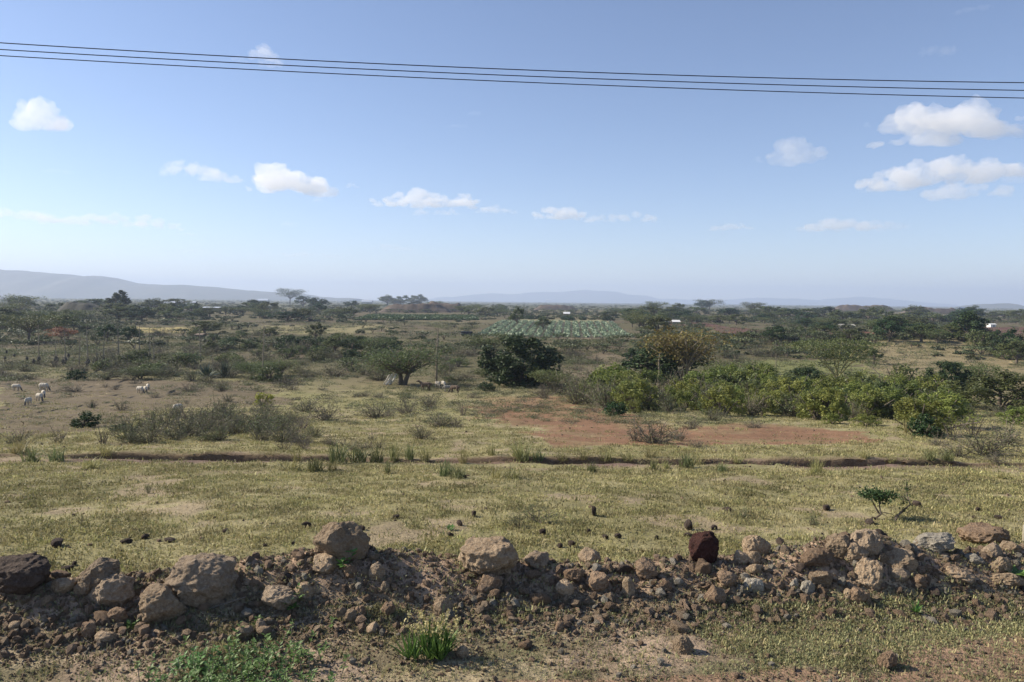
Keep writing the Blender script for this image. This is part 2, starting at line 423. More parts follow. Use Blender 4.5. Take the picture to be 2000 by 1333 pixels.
# ------------------------------------------------------------------ distant hills
def ridge(name, dist, pts, depth, mat, seed, base_drop=60):
    """a range of hills: skyline through photo points at a given distance"""
    px = np.array([p[0] for p in pts], float); py = np.array([p[1] for p in pts], float)
    d = ray_dir(px, py); d /= d[:, 1:2]
    xs = d[:, 0] * dist; zs = CAM_Z + d[:, 2] * dist
    X = np.linspace(xs[0], xs[-1], 220); Zt = np.interp(X, xs, zs)
    Zt = Zt + (fbm2(X / (dist * .02), X * 0, seed, 4) - .47) * dist * .0035
    rows = np.linspace(-1, 1, 26); V = []
    for r in rows:
        prof = np.cos(r * np.pi / 2) ** 1.1
        rg = (fbm2(X / (dist * .03), X * 0 + r * 2.2, seed + 9, 4) - .47) * dist * .012 * (1 - prof) * (abs(r) < .98)
        V.append(np.stack([X, np.full_like(X, dist) + r * depth, -8 - base_drop + (Zt + 8 + base_drop) * prof + rg], 1))
    V = np.concatenate(V); n = 220
    i = (np.arange(25)[:, None] * n + np.arange(n - 1)[None]); Fq = np.stack([i, i + 1, i + n + 1, i + n], -1).reshape(-1, 4)
    return struct(obj(name, mesh(name, V, Fq, mat, smooth=True)))
M_HILL = mat_plain('hill_scrub', (0.06, 0.07, 0.04), (0.12, 0.11, 0.07), scale=0.01, bump=0.0)
ridge('hill_range', 4900, [(-700, 545), (-400, 520), (-100, 522), (0, 527), (60, 531), (100, 533), (170, 541), (195, 540), (215, 543), (250, 551), (290, 556), (360, 556), (430, 562), (480, 567), (530, 571), (600, 577), (700, 585)], 900, M_HILL, 3)
ridge('hill_range', 11600, [(780, 594), (860, 581), (950, 575), (1000, 574), (1080, 571), (1140, 568), (1180, 569), (1220, 574), (1280, 582), (1340, 586), (1420, 586), (1500, 582), (1600, 586), (1680, 580), (1740, 585), (1850, 595)], 900, M_HILL, 5)
ridge('hill_range', 4300, [(1850, 606), (1880, 599), (1900, 596), (1965, 593), (1985, 597), (2010, 603), (2060, 608)], 300, M_HILL, 8, 20)
# ------------------------------------------------------------------ scattering of uncountable cover (geometry nodes, real instances of mesh)
def scatter(name, P, rot, scl, protos, rng):
    P = np.asarray(P, np.float32); n = len(P)
    me = bpy.data.meshes.new(name); me.vertices.add(n); me.vertices.foreach_set('co', P.ravel())
    a = me.attributes.new('rot', 'FLOAT_VECTOR', 'POINT'); a.data.foreach_set('vector', np.asarray(rot, np.float32).ravel())
    s = np.asarray(scl, np.float32); s = np.repeat(s[:, None], 3, 1) if s.ndim == 1 else s
    a = me.attributes.new('scl', 'FLOAT_VECTOR', 'POINT'); a.data.foreach_set('vector', s.ravel())
    a = me.attributes.new('pick', 'INT', 'POINT'); a.data.foreach_set('value', rng.integers(0, len(protos), n).astype(np.int32))
    g = bpy.data.node_groups.new(name + '_spread', 'GeometryNodeTree')
    g.interface.new_socket('Geometry', in_out='INPUT', socket_type='NodeSocketGeometry'); g.interface.new_socket('Geometry', in_out='OUTPUT', socket_type='NodeSocketGeometry')
    gi = g.nodes.new('NodeGroupInput'); go = g.nodes.new('NodeGroupOutput'); ip = g.nodes.new('GeometryNodeInstanceOnPoints')
    jn = g.nodes.new('GeometryNodeJoinGeometry')
    for pm in protos:
        po = bpy.data.objects.new(name + '_sprig', pm)
        oi = g.nodes.new('GeometryNodeObjectInfo'); oi.inputs['Object'].default_value = po; oi.inputs['As Instance'].default_value = False
        ti = g.nodes.new('GeometryNodeGeometryToInstance'); g.links.new(oi.outputs['Geometry'], ti.inputs[0]); g.links.new(ti.outputs[0], jn.inputs[0])
    def attr(nm, dt, sock):
        q = g.nodes.new('GeometryNodeInputNamedAttribute'); q.data_type = dt; q.inputs['Name'].default_value = nm; g.links.new(q.outputs['Attribute'], sock)
    ip.inputs['Pick Instance'].default_value = True
    attr('pick', 'INT', ip.inputs['Instance Index']); attr('scl', 'FLOAT_VECTOR', ip.inputs['Scale'])
    er = g.nodes.new('FunctionNodeEulerToRotation'); attr('rot', 'FLOAT_VECTOR', er.inputs[0]); g.links.new(er.outputs[0], ip.inputs['Rotation'])
    g.links.new(gi.outputs[0], ip.inputs['Points']); g.links.new(jn.outputs[0], ip.inputs['Instance']); g.links.new(ip.outputs[0], go.inputs[0])
    o = obj(name, me); o['kind'] = 'stuff'
    o.modifiers.new('spread', 'NODES').node_group = g
    return o

# ------------------------------------------------------------------ plant and stone shapes
M_TWIG = mat_plain('twig_bark', (0.10, 0.085, 0.065), (0.19, 0.16, 0.125), scale=6, bump=0.2)
M_BARK = mat_plain('tree_bark', (0.085, 0.07, 0.055), (0.17, 0.14, 0.11), scale=3, bump=0.3)
M_PALEBARK = mat_plain('pale_bark', (0.26, 0.23, 0.17), (0.38, 0.34, 0.26), scale=3, bump=0.2)
M_YELLOWBARK = mat_plain('yellow_bark', (0.28, 0.25, 0.12), (0.36, 0.33, 0.18), scale=3, bump=0.2)
M_THORN = mat_leaf('thorn_shrub_leaf', (0.085, 0.10, 0.045), (0.17, 0.175, 0.085), 0.25, var=.25)
M_GREY = mat_leaf('grey_scrub_leaf', (0.08, 0.078, 0.05), (0.155, 0.14, 0.09), 0.2, var=.25)
M_HEDGE = mat_leaf('bush_leaf', (0.108, 0.138, 0.03), (0.22, 0.242, 0.06), 0.35, var=.22)
M_DARK = mat_leaf('dark_tree_leaf', (0.022, 0.046, 0.016), (0.055, 0.09, 0.028), 0.2, rough=.6, var=.2, spec=.25)
M_ACACIA = mat_leaf('acacia_leaf', (0.068, 0.09, 0.03), (0.135, 0.158, 0.055), 0.3, var=.22)
M_FAR = mat_leaf('far_bush_leaf', (0.052, 0.070, 0.03), (0.105, 0.12, 0.052), 0.2, var=.35)
M_YELLOW = mat_leaf('yellow_green_leaf', (0.20, 0.23, 0.03), (0.34, 0.36, 0.06), 0.4, var=.1)
M_WISPY = mat_leaf('wispy_shrub_leaf', (0.085, 0.11, 0.045), (0.17, 0.19, 0.08), .3, var=.2)
M_POLE = mat_plain('agave_pole_bark', (0.17, 0.145, 0.105), (0.26, 0.225, 0.17), 3, bump=.1)
M_ORANGE = mat_leaf('orange_blossom', (0.15, 0.095, 0.035), (0.165, 0.14, 0.042), 0.3, var=.1)
M_RUST = mat_leaf('rust_blossom', (0.30, 0.12, 0.07), (0.36, 0.18, 0.10), 0.2, var=.1)
M_AGAVE = mat_leaf('agave_leaf', (0.055, 0.075, 0.05), (0.10, 0.125, 0.085), 0.05, rough=.45, var=.2)
M_AGAVE_DRY = mat_leaf('dry_agave_leaf', (0.05, 0.045, 0.035), (0.10, 0.085, 0.065), 0.05, var=.2)
M_STRAW = mat_leaf('dry_grass_blade', (0.27, 0.248, 0.115), (0.41, 0.365, 0.185), 0.3, var=.25, spec=.2, drift=.35)
M_OLIVE = mat_leaf('olive_grass_blade', (0.202, 0.196, 0.08), (0.34, 0.31, 0.138), 0.3, var=.25, spec=.2, drift=.35)
M_GREENG = mat_leaf('green_grass_blade', (0.17, 0.185, 0.085), (0.33, 0.32, 0.165), 0.3, var=.25, spec=.2, drift=.35)
M_WEED = mat_leaf('weed_leaf', (0.085, 0.18, 0.035), (0.17, 0.29, 0.075), 0.35, var=.12, spec=.5)
M_PALEFLOWER = mat_leaf('pale_seed_head', (0.45, 0.43, 0.16), (0.60, 0.57, 0.28), 0.3, var=.1)

def thorn_shrub(seed, leaf, nst=26, nl=900, lsize=.055, spread=.55, upright=.5, mat=None, bare=False):
    """unit shrub about 1 m tall and 1.3 m wide: a spray of twigs with small leaves"""
    r = np.random.default_rng(seed); g = Geo(); pts = []
    for k in range(nst):
        a = r.uniform(0, 2 * np.pi); el = r.uniform(.15, 1.45) if upright < .6 else r.uniform(.7, 1.5); Ln = r.uniform(.5, 1.0)
        d = np.array([np.cos(a) * np.cos(el), np.sin(a) * np.cos(el), np.sin(el)])
        b = np.array([np.cos(a), np.sin(a), 0]) * r.uniform(0, .12)
        bend = r.normal(0, .12, 3); tt = np.linspace(0, 1, 5)[:, None]
        p = b + d * tt * Ln * np.array([spread * 1.5, spread * 1.5, 1]) + bend * tt ** 2
        p[:, 2] = np.maximum(p[:, 2], 0.0)
        g.tube(p, np.linspace(.013, .003, 5), 3, 0)
        for j in range(3):
            s = r.integers(1, 4); e = p[s] + (d * r.uniform(.1, .3) + r.normal(0, .16, 3)); e[2] = max(e[2], .03)
            g.tube(np.stack([p[s], (p[s] + e) / 2 + r.normal(0, .02, 3), e]), [.007, .004, .002], 3, 0)
            t = r.uniform(.2, 1.05, 14)[:, None]; pts.append(p[s] * (1 - t) + e * t)
        t = r.uniform(.3, 1, 16); pts.append(np.stack([np.interp(t * 4, range(5), p[:, c]) for c in range(3)], 1))
    pts = np.concatenate(pts); pts = pts[r.integers(0, len(pts), nl)] + r.normal(0, .035, (nl, 3)); pts[:, 2] = np.abs(pts[:, 2]) + .01
    g.add(*leaf_cards(pts, lsize, r)[:2], 1, leaf_cards(pts, lsize, r)[2])
    return g.build('shrub', [M_TWIG, leaf])

def blob_points(r, n, ncl, rad=(1, 1, 1), cl=.24, low=-.25):
    d = r.normal(size=(ncl, 3)); d /= np.linalg.norm(d, axis=1)[:, None]; d[:, 2] = np.where(d[:, 2] < low, -d[:, 2], d[:, 2])
    c = d * r.uniform(.45, .95, ncl)[:, None]
    k = r.integers(0, ncl, n); off = r.normal(size=(n, 3)); off /= np.linalg.norm(off, axis=1)[:, None]
    size = r.uniform(.6, 1.3, ncl)[k][:, None] * cl
    p = c[k] + off * size * r.uniform(.5, 1.05, (n, 1))
    nn = off * .7 + p * .5
    return p * np.array(rad), nn

def bush(seed, leaf, n=1500, ncl=26, lsize=.10, cl=.26, wide=.62, twigs=True):
    """leafy bush about 1 m tall and 1.25 m wide, foliage down to the ground"""
    r = np.random.default_rng(seed); g = Geo()
    p, nn = blob_points(r, n, ncl, (wide, wide, .62), cl, -.6)
    p[:, 2] = p[:, 2] + .36; p[:, 2] = np.where(p[:, 2] < 0.02, r.uniform(.02, .3, n), p[:, 2])
    V, Fq, t = leaf_cards(p, lsize, r, .5, .15, .2, nn); g.add(V, Fq, 1, t)
    for k in range(9):
        e = np.array([r.normal(0, .3), r.normal(0, .3), r.uniform(.4, .9)]); g.tube(np.stack([e * [.1, .1, 0], e * [.5, .5, .55], e]), [.03, .02, .008], 4, 0)
    return g.build('bush', [M_TWIG, leaf])

def bez(a, b, c, n=6):
    t = np.linspace(0, 1, n)[:, None]; return (1 - t) ** 2 * a + 2 * t * (1 - t) * b + t * t * c

def acacia(seed, leaf, bark=None, R=.85, fork=.3, nl=2600, layers=1.0, nlimb=8, lsize=.05, vshape=.8, trunks=1, thick=.035, flat=.05, top=.93):
    """unit height umbrella tree: returns (trunk mesh, crown mesh)"""
    r = np.random.default_rng(seed); g = Geo(); tips = []
    for tk in range(trunks):
        lean = r.normal(0, .05, 2) + (np.array([.12, 0]) * (tk * 2 - 1) if trunks > 1 else 0)
        b = np.array([.04 * (tk * 2 - 1) * (trunks > 1), 0, -.03]); f = np.array([lean[0], lean[1], fork])
        g.tube(bez(b, (b + f) / 2 + np.append(r.normal(0, .02, 2), 0), f, 5), np.linspace(thick * 1.25, thick * .85, 5), 7, 0)
        for k in range(nlimb):
            a = 2 * np.pi * (k + r.uniform(-.3, .3)) / nlimb; rr = R * math.sqrt(r.uniform(.08, 1)) * .85
            e = np.array([rr * np.cos(a) + lean[0], rr * np.sin(a) + lean[1], top - .22 * (rr / R) ** 2 * layers + r.uniform(-.07, .03)])
            mid = f + (e - f) * np.array([.55, .55, vshape]) * .55
            L0 = bez(f, mid, e, 7); g.tube(L0, np.linspace(thick * .6, thick * .13, 7), 5, 0)
            for j in range(5):
                s = r.integers(2, 6); q = L0[s] + np.array([r.normal(0, .2) * R, r.normal(0, .2) * R, r.uniform(.03, .16)]); q[2] = min(q[2], top + .03)
                g.tube(bez(L0[s], (L0[s] + q) / 2 + r.normal(0, .02, 3), q, 4), np.linspace(thick * .22, thick * .06, 4), 3, 0); tips.append(q)
            tips.append(e)
    tips = np.array(tips); k = r.integers(0, len(tips), nl)
    off = r.normal(size=(nl, 3)) * np.array([.12 * R, .12 * R, flat])
    c = Geo(); p = tips[k] + off; V, Fq, t = leaf_cards(p, lsize, r, .5, 0, 1.2); c.add(V, Fq, 0, t)
    return g.build('trunk', [bark or M_BARK], True), c.build('crown', [leaf])

def round_tree(seed, leaf, bark=None, nl=2600, trunk=.22, rad=(.42, .42, .42), ncl=30, lsize=.06, cl=.24, thick=.03, low=-.6):
    r = np.random.default_rng(seed); g = Geo(); zc = 1 - rad[2]
    f = np.array([r.normal(0, .02), r.normal(0, .02), trunk])
    g.tube(np.stack([[0, 0, -.03], f * [.5, .5, .5], f, [f[0], f[1], zc]]), [thick * 1.3, thick, thick * .9, thick * .5], 7, 0)
    for k in range(9):
        a = r.uniform(0, 6.28); e = np.array([np.cos(a) * rad[0] * .75, np.sin(a) * rad[1] * .75, zc + r.uniform(-.5, .6) * rad[2]])
        g.tube(bez(f, (f + e) / 2 + [0, 0, .05], e, 5), np.linspace(thick * .55, thick * .12, 5), 4, 0)
    p, nn = blob_points(r, nl, ncl, rad, cl, low); p[:, :2] *= (1 + (low < -.9) * (1 / np.maximum(np.sqrt(np.maximum(1 - np.minimum(p[:, 2] / rad[2], 0) ** 2, 0)), .42) - 1))[:, None] ** .8; p[:, 2] = p[:, 2] + zc; p[:, 2] = np.where(p[:, 2] < .02, r.uniform(.02, .2, nl), p[:, 2])
    c = Geo(); V, Fq, t = leaf_cards(p, lsize, r, .5, .1, .2, nn); c.add(V, Fq, 0, t)
    return g.build('trunk', [bark or M_BARK], True), c.build('crown', [leaf])

def sword_leaves(g, r, n, Ln, width, el=(.2, 1.5), base=(0, 0, 0), slot=0, droop=.15):
    for k in range(n):
        a = r.uniform(0, 6.28); e = r.uniform(*el); l = Ln * r.uniform(.75, 1.15)
        d = np.array([np.cos(a) * np.cos(e), np.sin(a) * np.cos(e), np.sin(e)]); s = np.array([-np.sin(a), np.cos(a), 0]); up = np.cross(d, s) * -1
        t = np.array([0, .25, .55, .8, 1]); w = np.array([.55, 1, .85, .5, .03]) * width
        c = np.array(base) + d * (t * l)[:, None] - np.array([0, 0, 1]) * (droop * l * t ** 2 * np.cos(e))[:, None]
        c[:, 2] = np.maximum(c[:, 2], .015)
        V = np.concatenate([c - s * w[:, None] + up * w[:, None] * .35, c, c + s * w[:, None] + up * w[:, None] * .35])
        F_ = [[i, i + 1, i + 6, i + 5] for i in range(4)] + [[i + 5, i + 6, i + 11, i + 10] for i in range(4)]
        g.add(V, F_, slot, r.uniform())

def grass_tuft_mesh(seed, mat, n=26, h=.06, rad=.11, width=.0055, lean=.9):
    r = np.random.default_rng(seed); g = Geo()
    a = r.uniform(0, 6.28, n); q = rad * np.sqrt(r.uniform(0, 1, n)); b = np.stack([np.cos(a) * q, np.sin(a) * q, np.full(n, -.008)], 1)
    az = r.uniform(0, 6.28, n); ln = np.abs(r.normal(0, lean, n)); hh = h * r.uniform(.5, 1.4, n)
    tip = b + np.stack([np.cos(az) * np.sin(ln), np.sin(az) * np.sin(ln), np.cos(ln) * .9 + .12], 1) * hh[:, None]
    mid = (b + tip) / 2 + np.array([0, 0, 1]) * (hh * .16)[:, None]
    sd = np.stack([-np.sin(az + r.normal(0, .7, n)), np.cos(az), np.zeros(n)], 1) * (width * r.uniform(.6, 1.3, n))[:, None]
    V = np.stack([b - sd, b + sd, mid + sd * .8, mid - sd * .8, tip], 1).reshape(-1, 3); o = np.arange(n)[:, None] * 5
    t = np.repeat(r.uniform(0, 1, n), 5)
    g.add(V, o + np.array([[0, 1, 2, 3]]), 0, t); g.n = len(V)
    g.F.setdefault((0, 3), []).append(o + np.array([[3, 2, 4]]))
    return g.build('tuft', [mat])

def rock_mesh(seed, sub, dims=(1, 1, 1), mat=None, nplane=9, rough=.10, fine=.02):
    r = np.random.default_rng(seed); V, Fc = ico(sub); V = V.copy()
    sh = r.uniform(.8, 1.2, 3); V = V * sh
    V += V * ((fbm3(V * 1.1 + seed * 3.1, seed, 3) - .45) * .85)[:, None]
    for k in range(nplane):
        n = r.normal(size=3); n /= np.linalg.norm(n); dd = r.uniform(.58, .88)
        s = V @ n; V -= np.maximum(s - dd, 0)[:, None] * n * .97
    if sub > 3:
        for k in range(34 if sub > 5 else 16):
            n = r.normal(size=3); n /= np.linalg.norm(n); c = V[np.argmax(V @ n)]; n2 = n + r.normal(0, .45, 3); n2 /= np.linalg.norm(n2); rad = r.uniform(.25, .6)
            q = V - c; w = np.clip(1 - np.linalg.norm(q, axis=1) / rad, 0, 1) ** .5; V -= (np.maximum(q @ n2 + r.uniform(.03, .10), 0) * w)[:, None] * n2
    d = V / np.linalg.norm(V, axis=1)[:, None]
    V += d * ((np.abs(fbm3(V * 2.6 + seed, seed + 5, 3) - .45) * -2 + .18) * rough * 2.2)[:, None]
    if sub > 3:
        V += d * ((np.abs(noise3(V * 6.5 + seed, seed + 6) - .5) * -1.2 + .3) * rough * .55)[:, None]
    V += d * ((fbm3(V * 9, seed + 9, 5 if sub > 4 else 3) - .47) * fine * (6.5 if sub > 4 else 6))[:, None]
    lo, hi = V.min(0), V.max(0); V = (V - (lo + hi) / 2) / (hi - lo) * np.array(dims)
    V[:, 2] += dims[2] * .5
    return mesh('stone', V, Fc, mat, smooth=sub >= 3)

def mat_rock(name, c0, c1, c2):
    m, t, out = new_mat(name); tc = N(t, 'ShaderNodeTexCoord'); oi = N(t, 'ShaderNodeObjectInfo')
    ad = N(t, 'ShaderNodeVectorMath', operation='ADD'); L(t, tc.outputs['Object'], ad.inputs[0]); L(t, oi.outputs['Location'], ad.inputs[1])
    n1 = N(t, 'ShaderNodeTexNoise'); setin(n1, Scale=6.0, Detail=8.0, Roughness=.7); n2 = N(t, 'ShaderNodeTexNoise'); setin(n2, Scale=38.0, Detail=6.0, Roughness=.75)
    vo = N(t, 'ShaderNodeTexVoronoi'); setin(vo, Scale=16.0)
    for n in (n1, n2, vo): L(t, ad.outputs[0], n.inputs['Vector'])
    r1 = N(t, 'ShaderNodeMapRange'); setin(r1, From_Min=.35, From_Max=.65); L(t, n1.outputs['Fac'], r1.inputs['Value'])
    r2 = N(t, 'ShaderNodeMapRange'); setin(r2, From_Min=.45, From_Max=.72); L(t, n2.outputs['Fac'], r2.inputs['Value'])
    m1 = N(t, 'ShaderNodeMix', data_type='RGBA'); m1.inputs['A'].default_value = rgb(c0); m1.inputs['B'].default_value = rgb(c1); L(t, r1.outputs[0], m1.inputs['Factor'])
    m2 = N(t, 'ShaderNodeMix', data_type='RGBA'); L(t, m1.outputs['Result'], m2.inputs['A']); m2.inputs['B'].default_value = rgb(c2); L(t, r2.outputs[0], m2.inputs['Factor'])
    hs = N(t, 'ShaderNodeHueSaturation'); mv = N(t, 'ShaderNodeMapRange'); setin(mv, To_Min=.75, To_Max=1.25); L(t, oi.outputs['Random'], mv.inputs['Value']); L(t, mv.outputs[0], hs.inputs['Value']); L(t, m2.outputs['Result'], hs.inputs['Color'])
    pb = N(t, 'ShaderNodeBsdfPrincipled'); setin(pb, Roughness=.92); pb.inputs['Specular IOR Level'].default_value = .2; L(t, hs.outputs['Color'], pb.inputs['Base Color'])
    a2 = N(t, 'ShaderNodeMath', operation='MULTIPLY_ADD'); L(t, n1.outputs['Fac'], a2.inputs[0]); a2.inputs[1].default_value = 2.0; L(t, n2.outputs['Fac'], a2.inputs[2])
    bp = N(t, 'ShaderNodeBump'); setin(bp, Strength=1.0, Distance=.045); L(t, a2.outputs[0], bp.inputs['Height']); L(t, bp.outputs[0], pb.inputs['Normal'])
    L(t, pb.outputs[0], out.inputs['Surface']); return m
M_TAN = mat_rock('tan_stone', (0.27, 0.19, 0.12), (0.43, 0.32, 0.21), (0.56, 0.45, 0.31))
M_GREYST = mat_rock('grey_stone', (0.25, 0.185, 0.125), (0.38, 0.295, 0.205), (0.5, 0.4, 0.29))
M_BROWN = mat_rock('brown_stone', (0.22, 0.145, 0.092), (0.33, 0.23, 0.15), (0.43, 0.32, 0.215))
M_REDST = mat_rock('dark_red_stone', (0.054, 0.027, 0.023), (0.108, 0.045, 0.036), (0.153, 0.072, 0.054))
M_DARKST = mat_rock('dark_earth_clod', (0.075, 0.055, 0.045), (0.12, 0.09, 0.07), (0.18, 0.14, 0.11))
M_PALEST = mat_rock('pale_stone', (0.30, 0.26, 0.20), (0.42, 0.38, 0.30), (0.52, 0.48, 0.40))
M_SOILST = mat_rock('soil_crumb', (0.27, 0.19, 0.13), (0.37, 0.265, 0.18), (0.46, 0.34, 0.24))
STM = {'tan': M_TAN, 'grey': M_GREYST, 'brown': M_BROWN, 'red': M_REDST, 'dark': M_DARKST, 'pale': M_PALEST}

# ------------------------------------------------------------------ stones of the earth bank
BOULD = [  # centre x, base y, width, height, stone, subdivision, label
    (14, 1172, 135, 84, 'dark', 5, 'large dark earthy boulder cut by the left edge'),
    (180, 1158, 84, 66, 'grey', 5, 'rounded grey boulder behind two others in the left boulder cluster'),
    (160, 1168, 36, 42, 'tan', 4, 'upright tan stone wedged in front of the rounded grey boulder'),
    (118, 1160, 50, 28, 'tan', 4, 'low flat tan stone between the dark boulder and the left cluster'),
    (211, 1188, 92, 64, 'grey', 5, 'broad grey brown boulder at the front of the left cluster'),
    (378, 1184, 138, 92, 'grey', 5, 'biggest boulder, a rough grey brown block on the left of the bank'),
    (305, 1222, 88, 74, 'tan', 5, 'pointed tan boulder leaning in front of the biggest boulder'),
    (228, 1216, 40, 28, 'brown', 4, 'smooth brown stone left of the pointed tan boulder'),
    (660, 1102, 116, 78, 'tan', 5, 'large tan boulder perched on top of the bank above a seedling'),
    (632, 1120, 56, 36, 'tan', 4, 'lumpy tan stone under the left side of the perched boulder'),
    (735, 1140, 36, 42, 'grey', 4, 'upright grey slab right of the perched boulder'),
    (684, 1130, 30, 28, 'brown', 4, 'round brown stone under the perched boulder'),
    (640, 1122, 22, 20, 'brown', 3, 'small brown stone beside the lumpy tan stone under the perched boulder'),
    (540, 1196, 74, 46, 'grey', 5, 'flat grey slab in the bank behind a bright green seedling'),
    (592, 1166, 44, 26, 'tan', 4, 'low tan stone above the flat grey slab'),
    (553, 1140, 30, 20, 'dark', 4, 'dark clod on the crest above the flat grey slab'),
    (948, 1130, 118, 78, 'tan', 5, 'large knobbly tan boulder left of centre on the bank'),
    (955, 1158, 52, 36, 'brown', 4, 'brown earthy lump under the knobbly tan boulder'),
    (868, 1205, 42, 38, 'tan', 4, 'tan stone above the pale flowering weed'),
    (1048, 1112, 50, 34, 'grey', 4, 'oval grey stone just right of the knobbly tan boulder'),
    (1152, 1102, 46, 30, 'tan', 4, 'knobbly tan stone on the crest right of the oval grey stone'),
    (1265, 1132, 44, 40, 'brown', 4, 'rounded brown stone set in the dark face of the bank'),
    (1104, 1164, 38, 30, 'tan', 4, 'tan stone at the foot of the bank in the centre'),
    (1120, 1140, 46, 30, 'brown', 4, 'brown stone with a pitted top in the centre of the bank'),
    (1166, 1154, 46, 36, 'brown', 4, 'round brown lump in the bank right of the pitted brown stone'),
    (1228, 1168, 26, 42, 'tan', 4, 'upright tan stone below the rounded brown stone'),
    (1298, 1158, 34, 26, 'brown', 4, 'brown stone right of the upright tan stone'),
    (1377, 1098, 60, 60, 'red', 5, 'dark red brown boulder standing alone on the crest'),
    (1483, 1086, 52, 40, 'tan', 5, 'pale tan boulder on the crest right of the dark red boulder'),
    (1476, 1104, 30, 28, 'tan', 4, 'angular tan stone in front of the pale tan boulder'),
    (1450, 1102, 32, 26, 'grey', 4, 'fractured grey stone left of the pale tan boulder'),
    (1476, 1124, 32, 22, 'tan', 4, 'round tan stone below the angular tan stone'),
    (1420, 1150, 40, 34, 'brown', 4, 'brown stone below the dark red boulder'),
    (1474, 1158, 40, 28, 'pale', 4, 'pale chipped stone in the bank below the pale tan boulder'),
    (1398, 1182, 48, 38, 'brown', 4, 'dark brown clod in shade at the bank foot below the dark red boulder'),
    (1600, 1112, 66, 38, 'brown', 5, 'broad brown stone on the crest left of the stacked tan boulders'),
    (1604, 1152, 44, 38, 'tan', 4, 'tan stone below the broad brown stone'),
    (1645, 1092, 56, 48, 'tan', 5, 'left block of the stacked tan boulders right of centre'),
    (1697, 1088, 60, 54, 'grey', 5, 'right grey brown block of the stacked tan boulders'),
    (1674, 1100, 62, 40, 'tan', 5, 'tan block lying in front of the stacked boulders'),
    (1762, 1116, 80, 42, 'tan', 5, 'long tan boulder half buried right of the stacked boulders'),
    (1705, 1150, 60, 56, 'tan', 5, 'tilted tan slab in the bank below the stacked boulders'),
    (1762, 1138, 44, 26, 'grey', 4, 'flat grey stone in front of the long half buried boulder'),
    (1836, 1080, 82, 34, 'pale', 5, 'long pale boulder on the crest near the right end'),
    (1942, 1066, 96, 34, 'brown', 5, 'wide dark topped boulder on the crest at the right end'),
    (1978, 1082, 38, 24, 'tan', 4, 'smooth tan stone under the wide dark topped boulder'),
    (1944, 1092, 42, 28, 'grey', 4, 'knobbly grey stone left of the smooth tan stone at the right end'),
    (1957, 1124, 42, 36, 'tan', 5, 'rounded tan boulder below the right end of the crest'),
    (1884, 1145, 64, 34, 'tan', 5, 'broad tan stone left of the rounded tan boulder at the right'),
    (1975, 1150, 66, 28, 'tan', 5, 'flat ochre stone beside a green leaf at the right edge'),
    (1910, 1104, 34, 20, 'pale', 4, 'pale angular stone in the middle of the right end'),
    (1799, 1150, 30, 26, 'brown', 4, 'brown stone below the long half buried boulder'),
    (1580, 1162, 30, 28, 'pale', 4, 'pale round stone at the bank foot left of the tilted slab'),
    (1553, 1152, 22, 22, 'pale', 4, 'smaller pale stone just left of the pale round stone'),
    (1684, 1182, 38, 34, 'brown', 4, 'dark brown stone at the bank foot below the tilted slab'),
    (1658, 1172, 18, 22, 'tan', 3, 'small upright tan stone left of the dark brown stone at the bank foot'),
    (1335, 1278, 44, 32, 'tan', 5, 'notched tan stone lying alone in the verge grass'),
    (1735, 1308, 38, 36, 'brown', 5, 'brown stone standing alone near the bottom right'),
    (904, 1286, 24, 22, 'tan', 4, 'round tan stone alone on the verge below the flowering weed'),
    (1094, 1234, 18, 20, 'brown', 3, 'small brown stone alone on the verge in the centre'),
    (752, 1160, 18, 24, 'grey', 3, 'egg shaped grey stone below the upright grey slab'),
    (757, 1205, 28, 28, 'brown', 4, 'brown stone at the right end of a row below the perched boulder'),
    (702, 1208, 22, 26, 'brown', 4, 'pointed brown stone in the row below the perched boulder'),
    (683, 1216, 28, 24, 'tan', 4, 'tan stone in the row below the perched boulder'),
    (666, 1212, 24, 26, 'tan', 4, 'left tan stone of the row below the perched boulder'),
    (727, 1238, 28, 20, 'tan', 3, 'tan stone on the dirt below the row of stones'),
    (473, 1252, 40, 28, 'tan', 4, 'tan stone left of the grey slab with a straw across it'),
    (508, 1235, 28, 26, 'grey', 4, 'blue grey stone under the flat grey slab'),
    (170, 1246, 28, 30, 'brown', 4, 'dark brown stone below the left boulder cluster'),
    (200, 1260, 36, 24, 'tan', 4, 'tan stone in the rubble below the left boulder cluster'),
    (275, 1218, 22, 20, 'grey', 3, 'grey stone touching the foot of the pointed tan boulder'),
    (25, 1232, 24, 16, 'tan', 3, 'small orange tan stone below the large dark boulder at the left'),
]
SMALLROCK = {}
for kind in ('tan', 'grey', 'brown', 'dark'):
    SMALLROCK[kind] = [rock_mesh(300 + k + 40 * len(kind), 3, (1, .9, .72), STM[kind], nplane=8) for k in range(6)]
for i, (cx, by, w, h, kind, sub, lab) in enumerate(BOULD):
    p = G(cx, by); k = mpp(p); W, Hh = w * k, h * k
    # sunk a little into the soil, and resting on the lower of the ground in front and beneath
    zb = min(p[2], float(H(p[0], p[1] + W * .25))); Hh += p[2] - zb; p[2] = zb
    me = rock_mesh(1000 + i, sub + (1 if sub > 3 else 0), (W * 1.04, W * random.uniform(.7, .95), Hh * 1.16), STM[kind], nplane=12 if kind == 'red' else 8 if sub > 3 else 6, rough=.04 if kind == 'red' else .10 if sub > 4 else .08)
    o = obj('boulder' if w > 45 else 'stone', me, loc=(p[0], p[1] + W * .25, p[2] - Hh * .18), rot=(random.uniform(-.06, .06), random.uniform(-.08, .08), 0))
    tag(o, lab, 'boulder' if w > 45 else 'stone', 'boulders on the earth bank' if w > 45 else 'stones picked out on the bank and verge')

